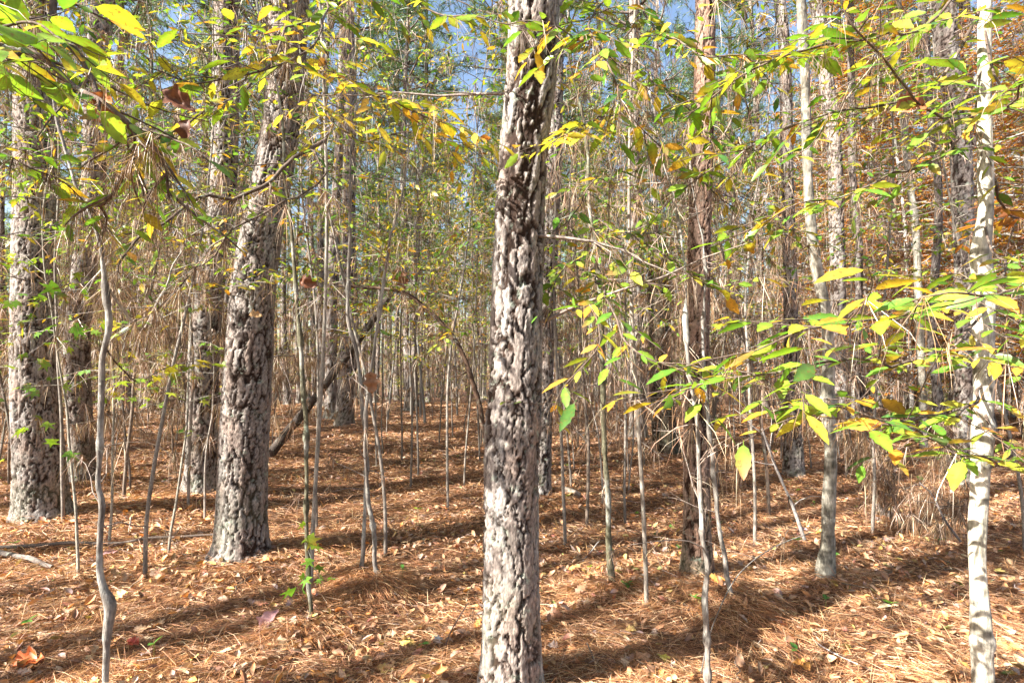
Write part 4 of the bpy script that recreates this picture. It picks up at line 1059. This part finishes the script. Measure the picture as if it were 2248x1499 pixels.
# ---------------------------------------------------------------- floor litter
def build_litter():
    rng = np.random.default_rng(99)
    def pos(N, dmin, dmax, ex):
        u = rng.uniform(0, 1, N)
        e = 2 - ex
        d = (dmin ** e + (dmax ** e - dmin ** e) * u) ** (1 / e)
        x = rng.uniform(-1, 1, N) * (d * 1.0 + .8)
        return x, d
    # needles lying in a mat
    N = 330000
    x, y = pos(N, 1.5, 26, 1.75)
    q = np.stack([x, y, x * 0], 1)
    L = rng.uniform(.09, .2, N)
    hd = noise(q * 1.6, 5) * 9 + rng.normal(0, .75, N)
    pit = rng.normal(.02, .17, N)
    dirv = np.stack([np.cos(hd) * np.cos(pit), np.sin(hd) * np.cos(pit), np.sin(pit)], 1)
    z = ground_h(x, y) + rng.gamma(1.4, .008, N)
    c0 = np.stack([x, y, z], 1)
    p0 = c0 - dirv * L[:, None] * .5; p2 = c0 + dirv * L[:, None] * .5
    for pp in (p0, p2):
        g = ground_h(pp[:, 0], pp[:, 1]) + .002; pp[:, 2] = np.maximum(pp[:, 2], g)
    bow = rng.normal(0, .012, (N, 3)); bow[:, 2] = np.abs(bow[:, 2]) * .8
    p1 = (p0 + p2) / 2 + bow
    wd = np.maximum(.0016, y * .00055)
    tone = noise(q * .9 + 4, 8)[:, None]
    c = pick(rng, [((.36, .165, .072), 5), ((.50, .28, .135), 4), ((.17, .073, .034), 4.5), ((.66, .47, .30), 2.0), ((.08, .04, .022), 2.5)], N) * (.8 + .4 * tone)
    mb = MB(); add_needles(mb, p0, p1, p2, wd, np.clip(c, 0, .85), rng)
    # upright tufts, heaped needles
    T = 2600
    tx, ty = pos(T, 1.7, 14, 1.5)
    K = 9
    bx_ = np.repeat(tx, K) + rng.normal(0, .03, T * K); by_ = np.repeat(ty, K) + rng.normal(0, .03, T * K)
    bz_ = ground_h(bx_, by_)
    dv = np.stack([rng.normal(0, .9, T * K), rng.normal(0, .9, T * K), rng.uniform(.15, .9, T * K)], 1); dv /= np.linalg.norm(dv, axis=1)[:, None]
    LL = rng.uniform(.05, .15, T * K)[:, None]
    a0 = np.stack([bx_, by_, bz_], 1); a2 = a0 + dv * LL; a1 = (a0 + a2) / 2 + np.array([0, 0, .012])
    add_needles(mb, a0, a1, a2, np.maximum(.0016, by_ * .0006), pick(rng, [((.52, .27, .12), 4), ((.66, .44, .26), 3), ((.3, .14, .06), 2)], T * K), rng)
    # drifts against the trunk feet
    for mx, my, am, sg in MOUNDS:
        if my > 9: continue
        K = int(1500 * min(1, sg / .3)); a = rng.uniform(0, 2 * math.pi, K); rr = sg * rng.uniform(.35, 1.3, K)
        xx, yy = mx + np.cos(a) * rr, my + np.sin(a) * rr
        b0 = np.stack([xx, yy, ground_h(xx, yy) + rng.uniform(0, .03, K)], 1)
        dv = np.stack([np.cos(a + rng.normal(0, .7, K)), np.sin(a + rng.normal(0, .7, K)), rng.normal(-.35, .25, K)], 1); dv /= np.linalg.norm(dv, axis=1)[:, None]
        LL = rng.uniform(.08, .18, K)[:, None]; b2 = b0 + dv * LL; b2[:, 2] = np.maximum(b2[:, 2], ground_h(b2[:, 0], b2[:, 1]) + .004)
        add_needles(mb, b0, (b0 + b2) / 2 + np.array([0, 0, .008]), b2, np.full(K, max(.0016, my * .0006)), pick(rng, [((.47, .22, .09), 4), ((.62, .38, .2), 3), ((.26, .11, .05), 2)], K), rng)
    o = mb.build('needle_litter', M_DRY, None, False)
    tag(o, 'thick mat of fallen orange-brown pine needles over the forest floor', 'pine needles', None, 'stuff')
    # fallen leaves
    mb = MB()
    PALF = [((.44, .26, .14), 4), ((.56, .40, .26), 2), ((.36, .17, .08), 3), ((.55, .22, .05), 1.5), ((.20, .10, .06), 1.5), ((.40, .30, .27), 1), ((.60, .50, .14), .35), ((.32, .10, .08), .4), ((.13, .22, .05), .15)]
    for tpl, N, l0, l1 in ((LEAF_CURL, 15000, .022, .065), (LEAF_CUP, 12000, .022, .065), (OAK, 3000, .05, .10), (LEAF_WIDE, 4500, .022, .055), (RHOMB, 9000, .04, .09)):
        if tpl is RHOMB: x, y = pos(N, 7, 26, 1.3)
        else: x, y = pos(N, 1.5, 12, 1.45)
        q = np.stack([x, y, x * 0], 1)
        keep = noise(q * 1.1, 44) + rng.uniform(-.35, .35, N) > .42
        x, y = x[keep], y[keep]; N = len(x)
        a = rng.uniform(0, 2 * math.pi, N)
        ax = np.stack([np.cos(a), np.sin(a), rng.normal(0, .28, N)], 1)
        nr = np.stack([rng.normal(0, .45, N), rng.normal(0, .45, N), np.where(rng.uniform(size=N) < .5, 1, -1) * np.ones(N)], 1)
        LL = rng.uniform(l0, l1, N)
        pz = ground_h(x, y) + .012 + rng.uniform(0, .022, N)
        add_leaves(mb, tpl, np.stack([x, y, pz], 1) - ax * LL[:, None] * .5 * np.array([1, 1, 0]), ax, nr, LL, pick(rng, PALF, N), rng.uniform(.7, 1.3, N), pick(rng, PALF, N) * .5 + pick(rng, PALF, N) * .5)
    o = mb.build('leaf_litter', M_LITTER)
    tag(o, 'scattered curled brown, tan and orange fallen leaves on the needle floor', 'fallen leaves', None, 'stuff')
    mb = MB()
    T = 260; x, y = pos(T, 1.7, 13, 1.4)
    for a_, b_ in zip(x, y):
        a = rng.uniform(0, 6.28); L_ = rng.gamma(2, .09); k = 5
        q = np.array([a_, b_, 0.0]) + np.linspace(0, 1, k)[:, None] * np.array([math.cos(a), math.sin(a), 0]) * L_ + rng.normal(0, .012, (k, 3)) * [1, 1, 0]
        q[:, 2] = ground_h(q[:, 0], q[:, 1]) + .015 + np.linspace(0, rng.uniform(0, .05), k)
        add_tube(mb, q, np.linspace(.004, .002, k) * rng.uniform(.6, 1.4), 4, pick(rng, [((.16, .12, .09), 2), ((.36, .31, .26), 1)], 1)[0])
    tag(mb.build('fallen_twigs', M_TWIG), 'small broken twigs strewn over the needle floor', 'twigs', None, 'stuff')
    # little green seedlings
    mb = MB()
    T = 120; x, y = pos(T, 1.8, 9, 1.2)
    keep = rng.uniform(size=T) < np.where(x > .2, 1.0, .25); x, y = x[keep], y[keep]
    for a_, b_ in zip(x, y):
        k = rng.integers(2, 6); z = float(ground_h(a_, b_)[0]); h = rng.uniform(.03, .10)
        a = rng.uniform(0, 6.28, k); ax = np.stack([np.cos(a), np.sin(a), rng.uniform(0, .5, k)], 1)
        add_tube(mb, np.array([[a_, b_, z - .01], [a_, b_, z + h]]), np.array([.002, .0012]), 4, (.16, .2, .05))
        add_leaves(mb, LEAF_WIDE, np.tile([[a_, b_, z + h]], (k, 1)), ax, np.tile([[0, 0, 1.0]], (k, 1)) + rng.normal(0, .3, (k, 3)), rng.uniform(.025, .055, k), pick(rng, [((.10, .26, .05), 3), (LIME, 2)], k))
    o = mb.build('green_seedlings', M_LEAF)
    tag(o, 'tiny green seedlings coming up through the fallen needles', 'seedlings', None, 'stuff')
build_litter()

# ---------------------------------------------------------------- single big dead leaves
def crumple_leaf(p, L, col, seed, name, lab, cat, ax=None, nr=None):
    rng = np.random.default_rng(seed)
    mb = MB()
    xs = np.linspace(0, 1, 15)
    ws = .30 * np.sin(math.pi * xs ** .8) ** .7 * (1 + .30 * np.sin(xs * 19 + seed))
    rows = []
    for x_, w_ in zip(xs, ws):
        for v_ in np.linspace(-1, 1, 9):
            rows.append([x_ - .5, v_ * w_, .55 * abs(v_) ** 1.4 * w_ - .25 * x_ * x_])
    v = np.array(rows)
    v[:, 2] += (noise(v * 5 + seed, seed) - .5) * .30; v[:, 1] += (noise(v * 7 + seed, seed + 1) - .5) * .10
    i, j = np.meshgrid(np.arange(14), np.arange(8), indexing='ij')
    q = np.stack([i * 9 + j, i * 9 + j + 1, (i + 1) * 9 + j + 1, (i + 1) * 9 + j], -1).reshape(-1, 4)
    a = np.array(ax if ax is not None else rng.normal(0, 1, 3)); a = a / np.linalg.norm(a)
    n_ = np.array(nr if nr is not None else rng.normal(0, 1, 3)); b = np.cross(n_, a); b /= np.linalg.norm(b); n_ = np.cross(a, b)
    w = (v[:, :1] * a + v[:, 1:2] * b + v[:, 2:3] * n_) * L
    mb.add(w, q, None, np.array(col)[None, :] * (.7 + .6 * noise(v * 6, seed))[:, None])
    o = mb.build(name, M_LITTER); o.location = tuple(p)
    tag(o, lab, cat)
crumple_leaf(P(228, 242, 1.62), .115, (.42, .15, .05), 1, 'dead_leaf', 'big curled orange-brown dead leaf caught in twigs before the far-left pines', 'leaf', (.3, 0, -1), (0, -1, .2))
crumple_leaf(P(392, 222, 1.7), .10, (.16, .06, .03), 2, 'dead_leaf', 'dark brown curled dead leaf hanging on the crooked limb at the upper left', 'leaf', (1, 0, -.5), (0, -1, .3))
crumple_leaf(P(405, 290, 1.7), .08, (.13, .05, .03), 3, 'dead_leaf', 'small dark shrivelled leaf hanging below the larger dark curled one', 'leaf', (-.4, 0, -1), (0, -1, .4))
crumple_leaf(P(676, 620, 2.7), .09, (.20, .075, .035), 4, 'dead_leaf', 'dark red-brown dead leaf hanging above the leaning log', 'leaf', (1, 0, -.3), (0, -1, .2))
crumple_leaf(P(815, 840, 3.3), .13, (.30, .16, .09), 5, 'dead_leaf', 'crumpled brown dead leaf caught where the pale twin saplings meet', 'leaf', (.1, 0, -1), (.2, -1, 0))
crumple_leaf(P(2010, 228, 2.0), .15, (.30, .09, .035), 6, 'dead_leaf', 'large ragged red-brown dead leaf hanging left of the pinkish pine', 'leaf', (1, 0, .3), (0, -1, .5))
crumple_leaf(P(880, 612, 5.1), .20, (.26, .12, .06), 7, 'dead_leaf', 'brown dead leaf cluster at the crest of the arching bent stem', 'leaf', (.4, 0, -1), (0, -1, .2))
crumple_leaf(P(560, 690, 3.2), .075, (.50, .30, .13), 8, 'dead_leaf', 'small tan dead leaf stuck on the bark of the cracked pine', 'leaf', (1, 0, 0), (0, -1, .8))
for k, (px, py, L, col, lab) in enumerate([
    (60, 1462, .17, (.55, .13, .03), 'big bright orange fallen leaf at the bottom left corner'),
    (158, 1182, .17, (.62, .20, .04), 'orange fallen leaf lit by sun between far-left pine and cracked pine'),
    (242, 1224, .14, (.36, .20, .20), 'mauve star-shaped fallen leaf behind the crooked sapling'),
    (586, 1392, .15, (.36, .19, .19), 'mauve fallen leaf standing upright left of the mossy sapling foot'),
    (290, 1436, .09, (.45, .06, .03), 'red fallen leaf right of the crooked sapling foot'),
    (315, 1190, .12, (.60, .18, .03), 'small orange fallen leaf in front of the pine beside the cracked one'),
    (962, 1432, .08, (.55, .52, .50), 'pale grey fallen leaf left of the centre trunk foot'),
    (1215, 1448, .07, (.66, .52, .44), 'pale pinkish fallen leaf right of the centre trunk foot'),
    (1385, 1398, .07, (.66, .45, .16), 'yellow-tan fallen leaf between centre trunk and near grey sapling'),
    (1456, 1470, .10, (.60, .50, .10), 'yellow fallen leaf near the bottom edge right of the centre'),
    (1570, 1327, .10, (.50, .16, .04), 'dark orange fallen leaf beside the grey leaning sapling foot'),
    (1985, 1265, .10, (.40, .16, .07), 'brown fallen leaf on the shaded mound left of the white-barked trunk'),
    (1760, 1470, .10, (.58, .27, .06), 'orange fallen leaf near the bottom edge right of the near grey sapling')]):
    g = G(px, py); z = float(ground_h(g[0], g[1])[0])
    crumple_leaf((g[0], g[1], z + .035), L * .8, col, 30 + k, 'fallen_leaf', lab, 'leaf', (math.cos(k * 2.3), math.sin(k * 2.3), .3 if k != 3 else 1.2), (.2, -.5, 1))

# ---------------------------------------------------------------- the far wood, one mass
def build_far():
    rng = np.random.default_rng(123)
    mb = MB()
    N = 1500
    a = rng.uniform(-1.15, 1.15, N); d = rng.uniform(60, 120, N)
    x, y = np.sin(a) * d, np.cos(a) * d
    sides = 5
    r0 = rng.uniform(.07, .16, N); H = rng.uniform(13, 19, N)
    an = np.arange(sides) * 2 * math.pi / sides
    ring = np.stack([np.cos(an), np.sin(an)], 1)
    lean = rng.normal(0, .3, (N, 2))
    v = np.zeros((N, 3, sides, 3))
    for k, (f, rs) in enumerate(((0, 1.1), (.5, .8), (1, .3))):
        v[:, k, :, 0] = (x + lean[:, 0] * f)[:, None] + r0[:, None] * rs * ring[None, :, 0]
        v[:, k, :, 1] = (y + lean[:, 1] * f)[:, None] + r0[:, None] * rs * ring[None, :, 1]
        v[:, k, :, 2] = (H * f)[:, None] - .2
    i, j = np.meshgrid(np.arange(2), np.arange(sides), indexing='ij'); kk = (j + 1) % sides
    q = np.stack([i * sides + j, i * sides + kk, (i + 1) * sides + kk, (i + 1) * sides + j], -1).reshape(-1, 4)
    Q = (q[None] + (np.arange(N) * 3 * sides)[:, None, None]).reshape(-1, 4)
    col = np.repeat(pick(rng, [((.34, .28, .25), 1), ((.22, .17, .15), 1)], N), 3 * sides, 0)
    v[..., 2] -= 2.2
    mb.add(v.reshape(-1, 3), Q, None, col)
    M = 110000
    a = rng.uniform(-1.15, 1.15, M); d = rng.uniform(62, 122, M)
    z = np.where(rng.uniform(size=M) < .55, rng.uniform(-2.2, 9, M), rng.uniform(7, 20, M))
    p = np.stack([np.sin(a) * d, np.cos(a) * d, z], 1)
    keep = fbm(p * np.array([.25, .25, .35]), 2, 4) > .46
    p = p[keep]; M = len(p)
    ax = rng.normal(0, 1, (M, 3)); ax[:, 2] *= .5
    hi = p[:, 2] > 9
    c = np.where(hi[:, None], pick(rng, [((.09, .15, .05), 3), ((.14, .19, .07), 2)], M), pick(rng, [((.48, .50, .20), 4), ((.62, .58, .26), 3), ((.40, .26, .11), 1.3), ((.16, .22, .07), 1.5)], M))
    add_leaves(mb, RHOMB, p, ax, rng.normal(0, 1, (M, 3)) + np.array([[0, 0, .8]]), rng.uniform(.25, .6, M), c)
    o = mb.build('distant_wood', M_FARLEAF)
    tag(o, 'far-off mass of trunks and yellow-green foliage closing the view', 'forest', None, 'stuff')
build_far()
print('objects', len(bpy.data.objects))
